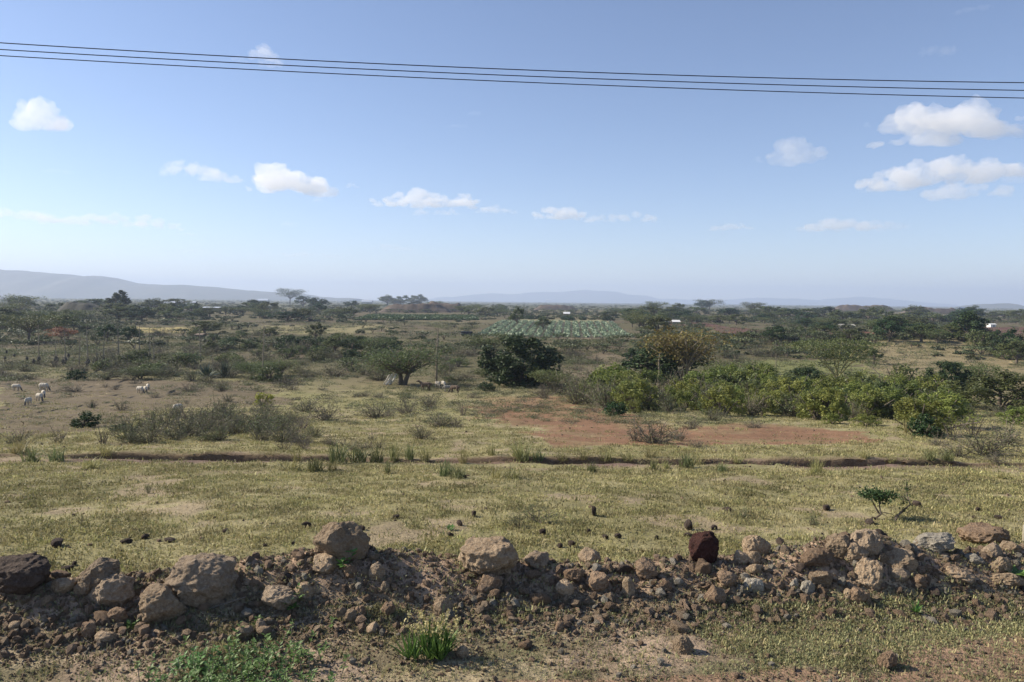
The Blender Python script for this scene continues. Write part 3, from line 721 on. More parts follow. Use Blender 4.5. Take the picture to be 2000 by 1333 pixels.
REG = [(-200, 95, 'near the large dark boulder'), (95, 260, 'below the left boulder cluster'), (260, 450, 'near the pointed tan boulder'), (450, 600, 'around the flat grey slab'),
       (600, 800, 'below the perched tan boulder'), (800, 1020, 'near the knobbly tan boulder'), (1020, 1200, 'in the middle of the bank'), (1200, 1340, 'around the upright tan stone'),
       (1340, 1440, 'below the dark red boulder'), (1440, 1580, 'below the pale tan boulder'), (1580, 1740, 'below the stacked tan boulders'), (1740, 1880, 'below the long half buried boulder'), (1880, 2200, 'at the right end of the bank')]
def region_of(px):
    for a, b, s in REG:
        if a <= px < b: return s
    return REG[-1][2]
rr = np.random.default_rng(41)
cnt = 0
cand = []
while cnt < 300:
    x = rr.uniform(-5.4, 6.6); off = rr.choice([rr.normal(-.28, .22), rr.normal(-.62, .25), rr.normal(.1, .12), rr.uniform(-1.5, .3)], p=[.5, .27, .15, .08])
    y = float(bank_y(np.array(x))) + off; z = float(H(x, y)); px, py, w_ = to_pixel(np.array([[x, y, z]]))
    if not (-30 < px[0] < 2030 and py[0] < 1345): continue
    s = min(.036 + rr.pareto(2.2) * .030, .17)
    
    kind = rr.choice(['tan', 'brown', 'grey', 'dark'], p=[.40, .34, .16, .10])
    me = SMALLROCK[kind][rr.integers(0, 6)]
    o = obj('stone', me, loc=(x, y, z - s * .22), rot=(rr.uniform(-.5, .5), rr.uniform(-.5, .5), rr.uniform(0, 6.28)), sc=(s * rr.uniform(.9, 1.5), s * rr.uniform(.8, 1.2), s * rr.uniform(.7, 1.15)))
    reg = region_of(px[0]); wd = {'tan': 'tan', 'brown': 'brown', 'grey': 'grey', 'dark': 'dark crumbly'}[kind]
    sz = 'pebble sized' if s < .05 else 'fist sized' if s < .085 else 'head sized'
    at = 'on the crest' if off > -.05 else 'on the bank face' if off > -.42 else 'at the bank foot' if off > -.9 else 'out on the verge'
    tag(o, f'{sz} {wd} stone {at} {reg}', 'stone', f'loose stones {reg}'); cnt += 1

# dark clods lying on the pasture
CLOD = [(598, 1032, 18, 14), (1160, 1008, 14, 20), (1420, 1000, 18, 10), (1615, 998, 18, 12), (1791, 991, 18, 13), (1912, 999, 11, 9), (1345, 1035, 24, 22), (1345, 1050, 18, 9), (1395, 1035, 18, 9), (1117, 1070, 14, 14), (1060, 1045, 14, 12), (1094, 1070, 14, 10), (1891, 1043, 16, 12), (925, 1010, 13, 13), (898, 1028, 14, 13), (773, 1014, 14, 8), (110, 1068, 30, 16), (244, 1062, 22, 10), (282, 1053, 16, 10), (1207, 1052, 14, 10), (1283, 1054, 10, 9), (1182, 1054, 12, 9), (1150, 1043, 8, 10), (1525, 1066, 20, 16), (705, 1036, 16, 10), (440, 1042, 14, 9), (142, 1106, 14, 10), (130, 1116, 22, 10), (1952, 1014, 18, 7), (880, 1050, 12, 11), (1700, 1025, 26, 12), (330, 870 + 190, 26, 9)]
CLM = [('the perched tan boulder', 660, 1040), ('the knobbly tan boulder', 948, 1060), ('the dark red boulder', 1377, 1060), ('the thorn sapling', 1715, 1000), ('the biggest boulder', 378, 1090), ('the large dark boulder', 14, 1100), ('the sprawling green weed', 1040, 1010), ('the stacked tan boulders', 1670, 1060), ('the pale crest boulder', 1836, 1055)]
for i, (cx, by, w, h) in enumerate(CLOD):
    p = G(cx, by); k = mpp(p)
    o = obj('earth_clod', SMALLROCK['dark'][i % 6], loc=(p[0], p[1] + .02, p[2] - h * k * .15), rz=i * 1.3, sc=(w * k * 1.1, w * k * .8, h * k * 1.5))
    reg = 'left' if cx < 500 else 'centre left' if cx < 850 else 'centre' if cx < 1130 else 'centre right' if cx < 1500 else 'right'
    q = sorted(CLM, key=lambda q: (q[1] - cx) ** 2 + (q[2] - by) ** 2 * 2)[0]; sh = 'flat' if h < w * .62 else 'upright' if h > w * 1.1 else 'lumpy'; sz = 'tiny' if w * h < 125 else 'big' if w * h > 330 else 'small'
    tag(o, f'{sz} {sh} dark clod on the grass ' + ('just ' if abs(cx - q[1]) < 40 else '') + (f'behind {q[0]}' if abs(cx - q[1]) < 25 else f'{"left" if cx < q[1] else "right"} of {q[0]}'), 'clod', f'dark clods on the grass, {reg} stretch')

# ------------------------------------------------------------------ gravel and crumbs
PEB = [rock_mesh(700 + k, 1, (1, .75 + .04 * k, .5 + .05 * k), [M_SOILST, M_SOILST, M_TAN, M_SOILST, M_GREYST, M_BROWN, M_SOILST, M_PALEST][k], nplane=5, rough=.05) for k in range(8)]
rr = np.random.default_rng(43)
n = 52000
x = rr.uniform(-5.6, 6.8, n); b = bank_y(x); off = np.where(rr.uniform(size=n) < .30, rr.normal(-.6, .40, n), rr.uniform(-2.7, .35, n))
keep = (off < .45) & (rr.uniform(size=n) < np.where(off < -1.0, sstep(.35, .6, fbm2(x * .9, (b + off) * 1.3, 111, 3)) * .8 + .2, 1)); x, y = x[keep], (b + off)[keep]
s = .010 + np.minimum(rr.pareto(2.1, len(x)), 6) * .0090 * np.where(np.abs(y - bank_y(x) + .35) < .5, 1.15, .58)
scatter('gravel', np.stack([x, y, H(x, y) + s * .05], 1), rr.uniform(0, 6.28, (len(x), 3)), s * 1.3, PEB, rr)

# ------------------------------------------------------------------ short grass of pasture and verge
TS = [grass_tuft_mesh(1 + k, M_STRAW, 26, .034, .13, .006, 1.1) for k in range(3)]; TO = [grass_tuft_mesh(11 + k, M_OLIVE, 26, .033, .13, .006, 1.1) for k in range(3)]; TG = [grass_tuft_mesh(21 + k, M_GREENG, 22, .024, .10, .0042, 1.15) for k in range(3)]
def grow(name, protos, n, ya, yb, dens, rng, size=(0.7, 1.4), power=1.0):
    u = rng.uniform(0, 1, n) ** power; y = ya * (yb / ya) ** u if power != 1.0 else rng.uniform(ya ** 1.4, yb ** 1.4, n) ** (1 / 1.4)
    x = rng.uniform(-1, 1, n) * (y * .76 + .8); k = rng.uniform(size=n) < dens(x, y); x, y = x[k], y[k]
    s = rng.uniform(*size, len(x)) * (1 + np.clip((y - 10) / 26, 0, 1.0))
    rot = np.stack([rng.normal(0, .12, len(x)), rng.normal(0, .12, len(x)), rng.uniform(0, 6.28, len(x))], 1)
    return scatter(name, np.stack([x, y, H(x, y)], 1), rot, s, protos, rng)
def d_past(x, y):
    db = y - bank_y(x); dt = y - trench_y(x)
    d = sstep(.25, .8, db) * (1 - (.75 + .2 * (x > -4)) * np.exp(-((dt + .85) / .85) ** 2)) * (1 - .95 * np.exp(-((dt + .02) / .2) ** 2))
    d = d * (1 - .8 * sstep(.52, .64, fbm2(x * 1.3 + 30, y * 1.3, 99, 3))) * (.25 + .75 * sstep(.34, .56, fbm2(x * 2.3, y * 2.3, 113, 3))) * (1 - .6 * sstep(20, 32, y)) * .85
    px, py, _ = to_pixel(np.stack([x, y, H(x, y, False)], 1))
    for poly, v in ((RED_A, .1), (RED_B, .1), (BARE_L, .3)): d = np.where(in_poly(px + 30 * (fbm2(x * .7, y * .7, 115, 2) - .4), py, poly), d * v, d)
    return d
rr = np.random.default_rng(45)
n = 9000; y = rr.uniform(6.8 ** 1.3, 34 ** 1.3, n) ** (1 / 1.3); x = rr.uniform(-1, 1, n) * (y * .76 + .8); k = (y > bank_y(x) + .4) & (rr.uniform(size=n) < sstep(.36, .6, fbm2(x * 1.1, y * 1.1, 117, 3)) + .08); x, y = x[k], y[k]
s = (.014 + np.minimum(rr.pareto(2.6, len(x)), 3.5) * .016) * (1 + (y - 7) / 40)
scatter('soil_crumbs', np.stack([x, y, H(x, y)], 1), rr.uniform(0, 6.28, (len(x), 3)), s, [rock_mesh(760 + k, 1, (1, .9, .6), M_SOILST if k != 1 else M_DARKST, nplane=5, rough=.05) for k in range(3)], rr)
rr = np.random.default_rng(47)
grow('dry_grass', TS, 60000, 6.4, 60, lambda x, y: d_past(x, y) * (.35 + .65 * sstep(.38, .6, fbm2(x * .9, y * .9, 91, 4))), rr, power=.75)
grow('pasture_grass', TO, 80000, 6.4, 60, lambda x, y: d_past(x, y) * (1 - .6 * sstep(.38, .6, fbm2(x * .9, y * .9, 91, 4))), rr, power=.75)
def d_verge(x, y):
    db = y - bank_y(x)
    return (db < -.45) * sstep(.40, .62, fbm2(x * 1.5, y * 1.5, 91, 4) + .17 * np.clip((x - .2) / 3, -1, 1)) * (1 - .9 * in_poly(*to_pixel(np.stack([x, y, H(x, y, False)], 1))[:2], RED_C)) + .16 * (db < .3)
grow('verge_grass', TG, 34000, 4.4, 7.6, d_verge, rr, (.6, 1.15))
grow('verge_straw', TS, 3500, 4.4, 7.6, d_verge, rr, (.6, 1.1))

# ------------------------------------------------------------------ herbs close by
def leafy_stem(g, r, base, h, nl, ls, slot_s=0, slot_l=1, lean=.3, N_=None):
    a = r.uniform(0, 6.28); top = np.array(base) + np.array([np.cos(a) * lean * h, np.sin(a) * lean * h, h])
    mid = (np.array(base) + top) / 2 + r.normal(0, .03 * h, 3); p = bez(np.array(base, float), mid, top, 5); g.tube(p, np.linspace(.006, .002, 5) * (h / .2 + .4) * .6, 4, slot_s)
    for k in range(nl):
        t = r.uniform(.25, 1); q = np.array([np.interp(t * 4, range(5), p[:, c]) for c in range(3)])
        az = r.uniform(0, 6.28); d = np.array([np.cos(az), np.sin(az), r.uniform(.1, .8)]); d /= np.linalg.norm(d); s = np.cross(d, [0, 0, 1]); s /= np.linalg.norm(s) + 1e-6
        l = ls * r.uniform(.7, 1.3); up = np.cross(s, d)
        V = np.array([q, q + d * l * .45 + s * l * .26 + up * .05 * l, q + d * l, q + d * l * .45 - s * l * .26 + up * .05 * l]); g.add(V, [[0, 1, 2, 3]], slot_l, r.uniform())
def herb(name, px, py, hpx, nst, nl, lspx, label, seed, lean=.5, wpx=0, leafmat=None):
    r = np.random.default_rng(seed); p = G(px, py); k = mpp(p); g1, g2 = Geo(), Geo(); g = Geo()
    for i in range(nst):
        b = np.array([r.normal(0, .3) * wpx * k, r.normal(0, .3) * wpx * k * 1.2, 0]); b[2] = float(H(p[0] + b[0], p[1] + b[1])) - p[2] - .01
        leafy_stem(g, r, b, hpx * k * r.uniform(.6, 1.1), nl, lspx * k, lean=lean)
    t = thing(name, label, 'plant', p)
    V = np.concatenate(g.V); tint = np.concatenate(g.A)
    obj('stems', mesh('stems', V, [np.concatenate(g.F[(0, 4)])], [M_TWIG], attrs={'tint': tint}), t)
    obj('leaves', mesh('leaves', V, [np.concatenate([f for kk, f in ((kk, np.concatenate(ff)) for kk, ff in g.F.items()) if kk[0] == 1])], [leafmat or M_WEED], attrs={'tint': tint}), t)
    return t
herb('weed_patch', 480, 1334, 46, 190, 14, 11, 'dense patch of bright green leafy weeds at the bottom left', 1, .4, 260)
herb('weed_patch', 385, 1306, 28, 30, 12, 10, 'smaller clump of leafy weeds at the upper left of the green patch', 2, .35, 90)
herb('seedling', 573, 1195, 30, 3, 5, 18, 'bright green round leaved seedling in front of the flat grey slab', 3)
herb('seedling', 674, 1112, 32, 3, 6, 16, 'glossy green seedling growing under the perched tan boulder', 4)
herb('seedling', 256, 1232, 16, 3, 5, 14, 'small bright green seedling below the pointed tan boulder', 5)
herb('seedling', 1985, 1132, 18, 3, 5, 26, 'broad green leaf sprout at the right edge on the rubble', 6)
herb('seedling', 352, 1192, 20, 2, 5, 9, 'thin green sprout beside the right foot of the pointed tan boulder', 7)
herb('seedling', 880, 1038, 14, 4, 5, 9, 'little grey green herb on the grass behind the knobbly boulder', 8)
# spiky young plant on the verge at the right
def spiky(px, py, wpx, label, seed, n=16):
    r = np.random.default_rng(seed); p = G(px, py); k = mpp(p); g = Geo(); sword_leaves(g, r, n, wpx * k * .6, wpx * k * .045, (.3, 1.3), (0, 0, .03))
    st = Geo(); st.tube([[0, 0, -.02], [0, 0, wpx * k * .3]], [.006, .004], 4)
    t = thing('young_plant', label, 'plant', p); obj('leaves', g.build('leaves', [M_WEED]), t); obj('stem', st.build('stem', [M_TWIG]), t)
spiky(1788, 1203, 46, 'young plant with a fan of narrow green leaves below the half buried boulder', 5)
# flowering weed with strap leaves and pale heads
p = G(845, 1282); k = mpp(p); r = np.random.default_rng(8)
t = thing('flowering_weed', 'green weed with strap leaves and pale yellow seed heads on the verge', 'plant', p)
g = Geo()
for i in range(16): sword_leaves(g, r, 9, 62 * k, 3.0 * k, (.75, 1.5), (r.normal(0, 18) * k, r.normal(0, 14) * k, 0), droop=.3)
obj('leaves', g.build('leaves', [M_WEED]), t)
g = Geo()
for i in range(95):
    c = np.array([r.normal(8, 34) * k, r.normal(0, 22) * k, r.uniform(46, 88) * k]); V, Fq, tt = leaf_cards(c + r.normal(0, 2.2 * k, (7, 3)), 5.5 * k, r, .7); g.add(V, Fq, 0, tt)
obj('flower_heads', g.build('flower_heads', [M_PALEFLOWER]), t)
g = Geo()
for i in range(40):
    a = np.array([r.normal(0, 16) * k, r.normal(0, 12) * k, 0]); g.tube(bez(a, a * 1.2 + [0, 0, 40 * k], a * 1.8 + [6 * k, 0, r.uniform(50, 82) * k], 4), [.004, .003, .0025, .002], 3)
obj('stems', g.build('stems', [M_WEED]), t)

# thorn sapling and bent branch on the pasture
def flat_pts(base, pts, jit, r):
    """points given as photo offsets from the foot, set at the foot's distance with a little depth"""
    k = mpp(base); return np.array([[(q[0]) * k, r.normal(0, jit), -(q[1]) * k] for q in pts])
r = np.random.default_rng(3)
p = G(1715, 1014); k = mpp(p); off = lambda X, Y: (1500 + X / 4 - 1715, 700 + Y / 4 - 1014)
t = thing('thorn_sapling', 'dark thorny sapling with a small flat leafy crown on the pasture', 'sapling', p)
g = Geo()
for pl, r0 in (([(857, 1262), (858, 1205), (866, 1120), (862, 1040)], .018), ([(858, 1205), (822, 1140), (790, 1100), (745, 1070)], .014), ([(866, 1130), (900, 1080), (950, 1050)], .010), ([(860, 1210), (910, 1203), (975, 1216)], .009), ([(866, 1100), (840, 1060), (800, 1040)], .008), ([(862, 1218), (900, 1222), (940, 1240)], .007)):
    q = flat_pts(p, [off(*a) for a in pl], .03, r); g.tube(q, np.linspace(r0, r0 * .4, len(q)), 5)
obj('trunk', g.build('trunk', [M_BARK]), t)
g = Geo(); cs = np.array([off(*a) for a in [(740, 1068), (770, 1050), (800, 1035), (835, 1050), (865, 1030), (870, 1065), (905, 1090), (930, 1065), (960, 1050), (880, 1100), (820, 1085), (850, 1085)]])
q = cs[r.integers(0, 12, 1100)]; P_ = np.stack([q[:, 0] * k, r.normal(0, .09, 1100), -q[:, 1] * k], 1) + r.normal(0, 1, (1100, 3)) * np.array([.026, .05, .016]); V, Fq, tt = leaf_cards(P_, .036, r, .65); g.add(V, Fq, 0, tt)
obj('crown', g.build('crown', [M_DARK]), t)
p2 = G(1748, 1018); k2 = mpp(p2); off2 = lambda X, Y: (1500 + X / 4 - 1748, 700 + Y / 4 - 1018)
t = thing('thorn_sapling', 'bent thorny stem with bare side twigs just right of the leafy sapling', 'sapling', p2); g = Geo(); lp = []
for pl, r0 in (([(985, 1272), (1010, 1225), (1060, 1180), (1088, 1130), (1096, 1080), (1087, 1025), (1080, 968)], .017), ([(1090, 1110), (1040, 1070), (1005, 1074)], .009), ([(1085, 1140), (1045, 1100), (1000, 1080)], .009), ([(1086, 1020), (1055, 1015), (1027, 1008)], .006), ([(1086, 1010), (1110, 985)], .006), ([(1010, 1225), (985, 1250), (965, 1268)], .008), ([(1060, 1182), (1030, 1175)], .006), ([(1092, 1090), (1110, 1070)], .005)):
    q = flat_pts(p2, [off2(*a) for a in pl], .03, r); g.tube(q, np.linspace(r0, r0 * .35, len(q)), 5); lp.append(q)
obj('trunk', g.build('trunk', [M_BARK]), t)
q = np.concatenate(lp); q = q[r.integers(0, len(q), 160)] + r.normal(0, .018, (160, 3)); g = Geo(); V, Fq, tt = leaf_cards(q, .03, r, .6); g.add(V, Fq, 0, tt); obj('leaves', g.build('leaves', [M_DARK]), t)
# dry little bush and twig plants on the pasture
TW = [thorn_shrub(60 + k, M_GREY, 9, 60, .03, .5, .3) for k in range(2)]; TWG = [thorn_shrub(70 + k, M_WISPY, 18, 520, .06, .5, .3) for k in range(2)]
def sprig(px, py, hpx, wpx, me, label, group=None, cat='weed', name='twig_weed'):
    p = G(px, py); k = mpp(p); tag(obj(name, me, loc=p, rz=px, sc=(wpx * k / 1.3, wpx * k / 1.3, hpx * k)), label, cat, group)
sprig(160, 1026, 48, 22, TW[0], 'thin bare twig standing on the grass at the left'); sprig(402, 1072, 30, 10, TW[1], 'small dry twig on the grass above the biggest boulder')
sprig(290, 964, 26, 22, TWG[0], 'small grey green weed alone on the left pasture'); sprig(1050, 1022, 40, 110, TWG[1], 'sprawling twiggy green weed on the pasture in the centre'); sprig(1010, 1030, 34, 60, TWG[0], 'left half of the sprawling weed on the centre pasture')
sprig(1292, 1010, 26, 24, TW[1], 'little brown weed on the pasture between the clods'); sprig(1585, 1026, 26, 50, TWG[0], 'low prickly weed on the grass left of the thorn sapling'); sprig(1450, 1012, 26, 30, TWG[1], 'low green weed on the pasture right of centre')
sprig(1682, 1030, 26, 36, TW[0], 'rusty dry weed at the foot of the thorn sapling')
# straight stick, and the pale stake at the right edge
p = G(440, 1192); g = Geo(); g.tube([[-.13, 0, .01], [0, .01, .05], [.16, .02, .10]], [.008, .009, .006], 6); tag(obj('dry_stick', g.build('dry_stick', [M_TWIG]), loc=p), 'dry stick lying against the bank right of the biggest boulder', 'stick')
p = G(2000, 1062); g = Geo(); g.tube([[0, 0, -.1], [0, 0, .22]], [.022, .02], 8); g.tube([[0, 0, .22], [0, 0, .225]], [.02, .004], 8); tag(obj('pale_stake', g.build('pale_stake', [M_PALEBARK]), loc=p), 'short pale stake standing at the right edge of the picture', 'stake')

# ------------------------------------------------------------------ grass tufts and weeds along the ditch
M_TUFT = mat_leaf('tuft_blade', (0.10, 0.12, 0.05), (0.20, 0.22, 0.09), .3, var=.25)
TALL = [grass_tuft_mesh(31 + k, M_TUFT, 90, .8, .24, .012, .55) for k in range(3)]; TALLD = [grass_tuft_mesh(41 + k, M_OLIVE, 70, .8, .24, .012, .6) for k in range(3)]
TUF = [(617, 920, 34, 48, 0), (568, 918, 20, 60, 1), (580, 905, 40, 30, 1), (650, 918, 26, 36, 1), (660, 905, 50, 60, 0), (700, 903, 40, 60, 0), (735, 903, 36, 50, 0), (757, 925, 36, 22, 0), (870, 930, 40, 46, 2), (895, 934, 30, 44, 2), (905, 905, 36, 30, 1), (970, 935, 32, 40, 1), (1000, 936, 30, 44, 1), (1020, 900, 34, 50, 0), (1050, 900, 26, 40, 0), (1156, 922, 24, 32, 2), (1184, 900, 22, 40, 1), (1225, 900, 24, 36, 1), (1278, 918, 28, 26, 2), (1300, 915, 20, 24, 1), (1340, 912, 34, 50, 2), (1360, 908, 30, 40, 1), (1410, 922, 24, 30, 2), (1590, 928, 44, 26, 1), (1600, 925, 40, 20, 1), (1690, 895, 20, 30, 1), (1740, 905, 16, 20, 1), (1815, 898, 26, 40, 0), (1850, 900, 24, 40, 0), (1955, 935, 20, 24, 1), (1010, 892, 40, 30, 1), (960, 890, 30, 26, 1), (800, 898, 40, 30, 0), (770, 900, 44, 30, 0), (830, 900, 34, 36, 1), (60, 905, 40, 50, 0), (110, 902, 36, 50, 0), (180, 915, 24, 60, 1), (40, 885, 36, 50, 1), (210, 890, 30, 40, 1), (1440, 905, 18, 30, 1), (1270, 893, 24, 36, 1), (1100, 900, 20, 36, 1), (1140, 898, 20, 30, 1)]
for i, (cx, by, h, w, c) in enumerate(TUF):
    p = G(cx, by); k = mpp(p); me = (TALL if c != 1 else TALLD)[i % 3]
    reg = 'left' if cx < 400 else 'left of centre' if cx < 860 else 'in the centre' if cx < 1120 else 'right of centre' if cx < 1500 else 'on the right'
    col = ['grey green', 'olive', 'bright green'][c]
    tag(obj('grass_tuft', me, loc=p, rz=i * 1.7, sc=(w * k / .85, w * k / .85, h * k * .72 / .75)), f'{"tall " if h > 34 else "low " if h < 25 else ""}{col} grass tuft {"on the near side of" if by > 910 else "inside" if by > 896 else "behind"} the ditch, {reg}', 'grass tuft', f'{col} grass tufts at the ditch edge, {reg}')

# ------------------------------------------------------------------ shrubs of the middle distance
SH = {'thorn': [thorn_shrub(100 + k, M_THORN, 34, 900, .05) for k in range(4)], 'grey': [thorn_shrub(110 + k, M_GREY, 30, 800, .05) for k in range(4)], 'bare': [thorn_shrub(120 + k, M_GREY, 16, 90, .035, .45, .7) for k in range(3)],
      'wispy': [thorn_shrub(170 + k, M_WISPY, 36, 1100, .046, .6) for k in range(4)], 'leafy': [bush(130 + k, M_HEDGE, 3600, 40, .062, .2) for k in range(5)], 'dark': [bush(140 + k, M_DARK, 1700, 30, .10) for k in range(4)], 'yellow': [bush(150, M_YELLOW, 900, 18, .10)], 'green': [bush(160 + k, M_ACACIA, 1500, 30, .085) for k in range(4)]}
WORD = {'wispy': 'wispy green thorn shrub', 'thorn': 'olive green thorn shrub', 'grey': 'grey brown scrub bush', 'bare': 'nearly bare twiggy shrub', 'leafy': 'leafy green bush', 'dark': 'dark green bush', 'yellow': 'yellow green bush', 'green': 'mid green bush'}
LM = [('the big round dark tree', 1018, 740), ('the orange crowned tree', 1320, 735), ('the spreading thorn tree', 785, 745), ('the thickest agave pole', 852, 745), ('the tall single agave pole', 513, 736), ('the big dark agave clump', 422, 732), ('the fan shaped acacia', 1636, 748), ('the round dark bushy tree', 1578, 758), ('the bright end bush', 1795, 845), ('the dark thorn tree', 1950, 790), ('the crest umbrella tree', 1830, 670), ('the cabbage field', 1090, 645), ('the ploughed field', 1440, 648), ('the yellow green bush', 513, 790), ('the lone white sheep', 347, 804), ('the left trio of sheep', 82, 775), ('the right trio of sheep', 281, 766), ('the tangled thorn bush', 1276, 862), ('the candelabra tree', 1512, 668), ('the rust red tree', 120, 660), ('the pair of dark trees', 230, 664), ('the blue roofed shed', 345, 602), ('the horizon acacia', 566, 592), ('the wooded earth heap', 800, 602), ('the dark lorry', 912, 652), ('the upright green tree', 1850, 762), ('the small white gabled house', 466, 604), ('the dark tree shed', 612, 626), ('the white roofed shed', 1321, 632), ('the hut in the right wood', 1655, 640), ('the small white kiosk', 1940, 638), ('the flat horizon tree', 1385, 604), ('the long brown earth ridge', 1695, 606), ('the slim cabbage field tree', 1010, 638), ('the pointed conifer clump', 231, 612), ('the green crop strip', 810, 622), ('the pale agave', 1768, 850), ('the red soil patch', 1120, 830), ('the dark leafy bush', 165, 834)]
USED = {}
def beside(px, py, nth=0):
    l = sorted(LM, key=lambda q: (q[1] - px) ** 2 + ((q[2] - py) * 2.2) ** 2)[nth]; dx, dy = px - l[1], py - l[2]; far = math.hypot(dx, dy * 2.2); adv = 'just ' if far < 45 else 'well ' if far > 130 else ''
    if abs(dx) > 20 and abs(dy) > 8 and .4 < abs(dx) / (abs(dy) * 2.2) < 2.5: return f"{adv}{'in front' if dy > 0 else 'behind'} and {'left' if dx < 0 else 'right'} of {l[0]}"
    if abs(dx) > abs(dy) * 2.2: return f"{adv}{'left' if dx < 0 else 'right'} of {l[0]}"
    return f"{adv}{'in front of' if dy > 0 else 'behind'} {l[0]}"
def rel_label(word, px, py, w, lo, hi):
    sz = 'small ' if w < lo + (hi - lo) * .33 else 'large ' if w > lo + (hi - lo) * .67 else ''
    for nth in (0, 1, 2, 3):
        s = f'{sz}{word} {beside(px, py, nth)}'
        if s not in USED: USED[s] = 1; return s
    return f'{sz}{word} {beside(px, py)}'
NSH = {}
def PLUR(w): return w + ('es' if w.endswith('bush') else 's')
def shrub(px, py, w, h, kind, label=None, where=None, rng=random):
    p = G(px, py); k = mpp(p); me = SH[kind][rng.randrange(len(SH[kind]))]; NSH[kind] = NSH.get(kind, 0) + 1
    o = obj('shrub' if kind in ('thorn', 'grey', 'bare', 'wispy') else 'bush', me, loc=(p[0], p[1], p[2] - .03), rz=rng.uniform(0, 6.28), sc=(w * k / 1.25, w * k / 1.25, h * k / 1.0))
    tag(o, label or f'{WORD[kind]} {where}', 'shrub' if kind in ('thorn', 'grey', 'bare', 'wispy') else 'bush', f'{PLUR(WORD[kind])} {where}' if where else None)
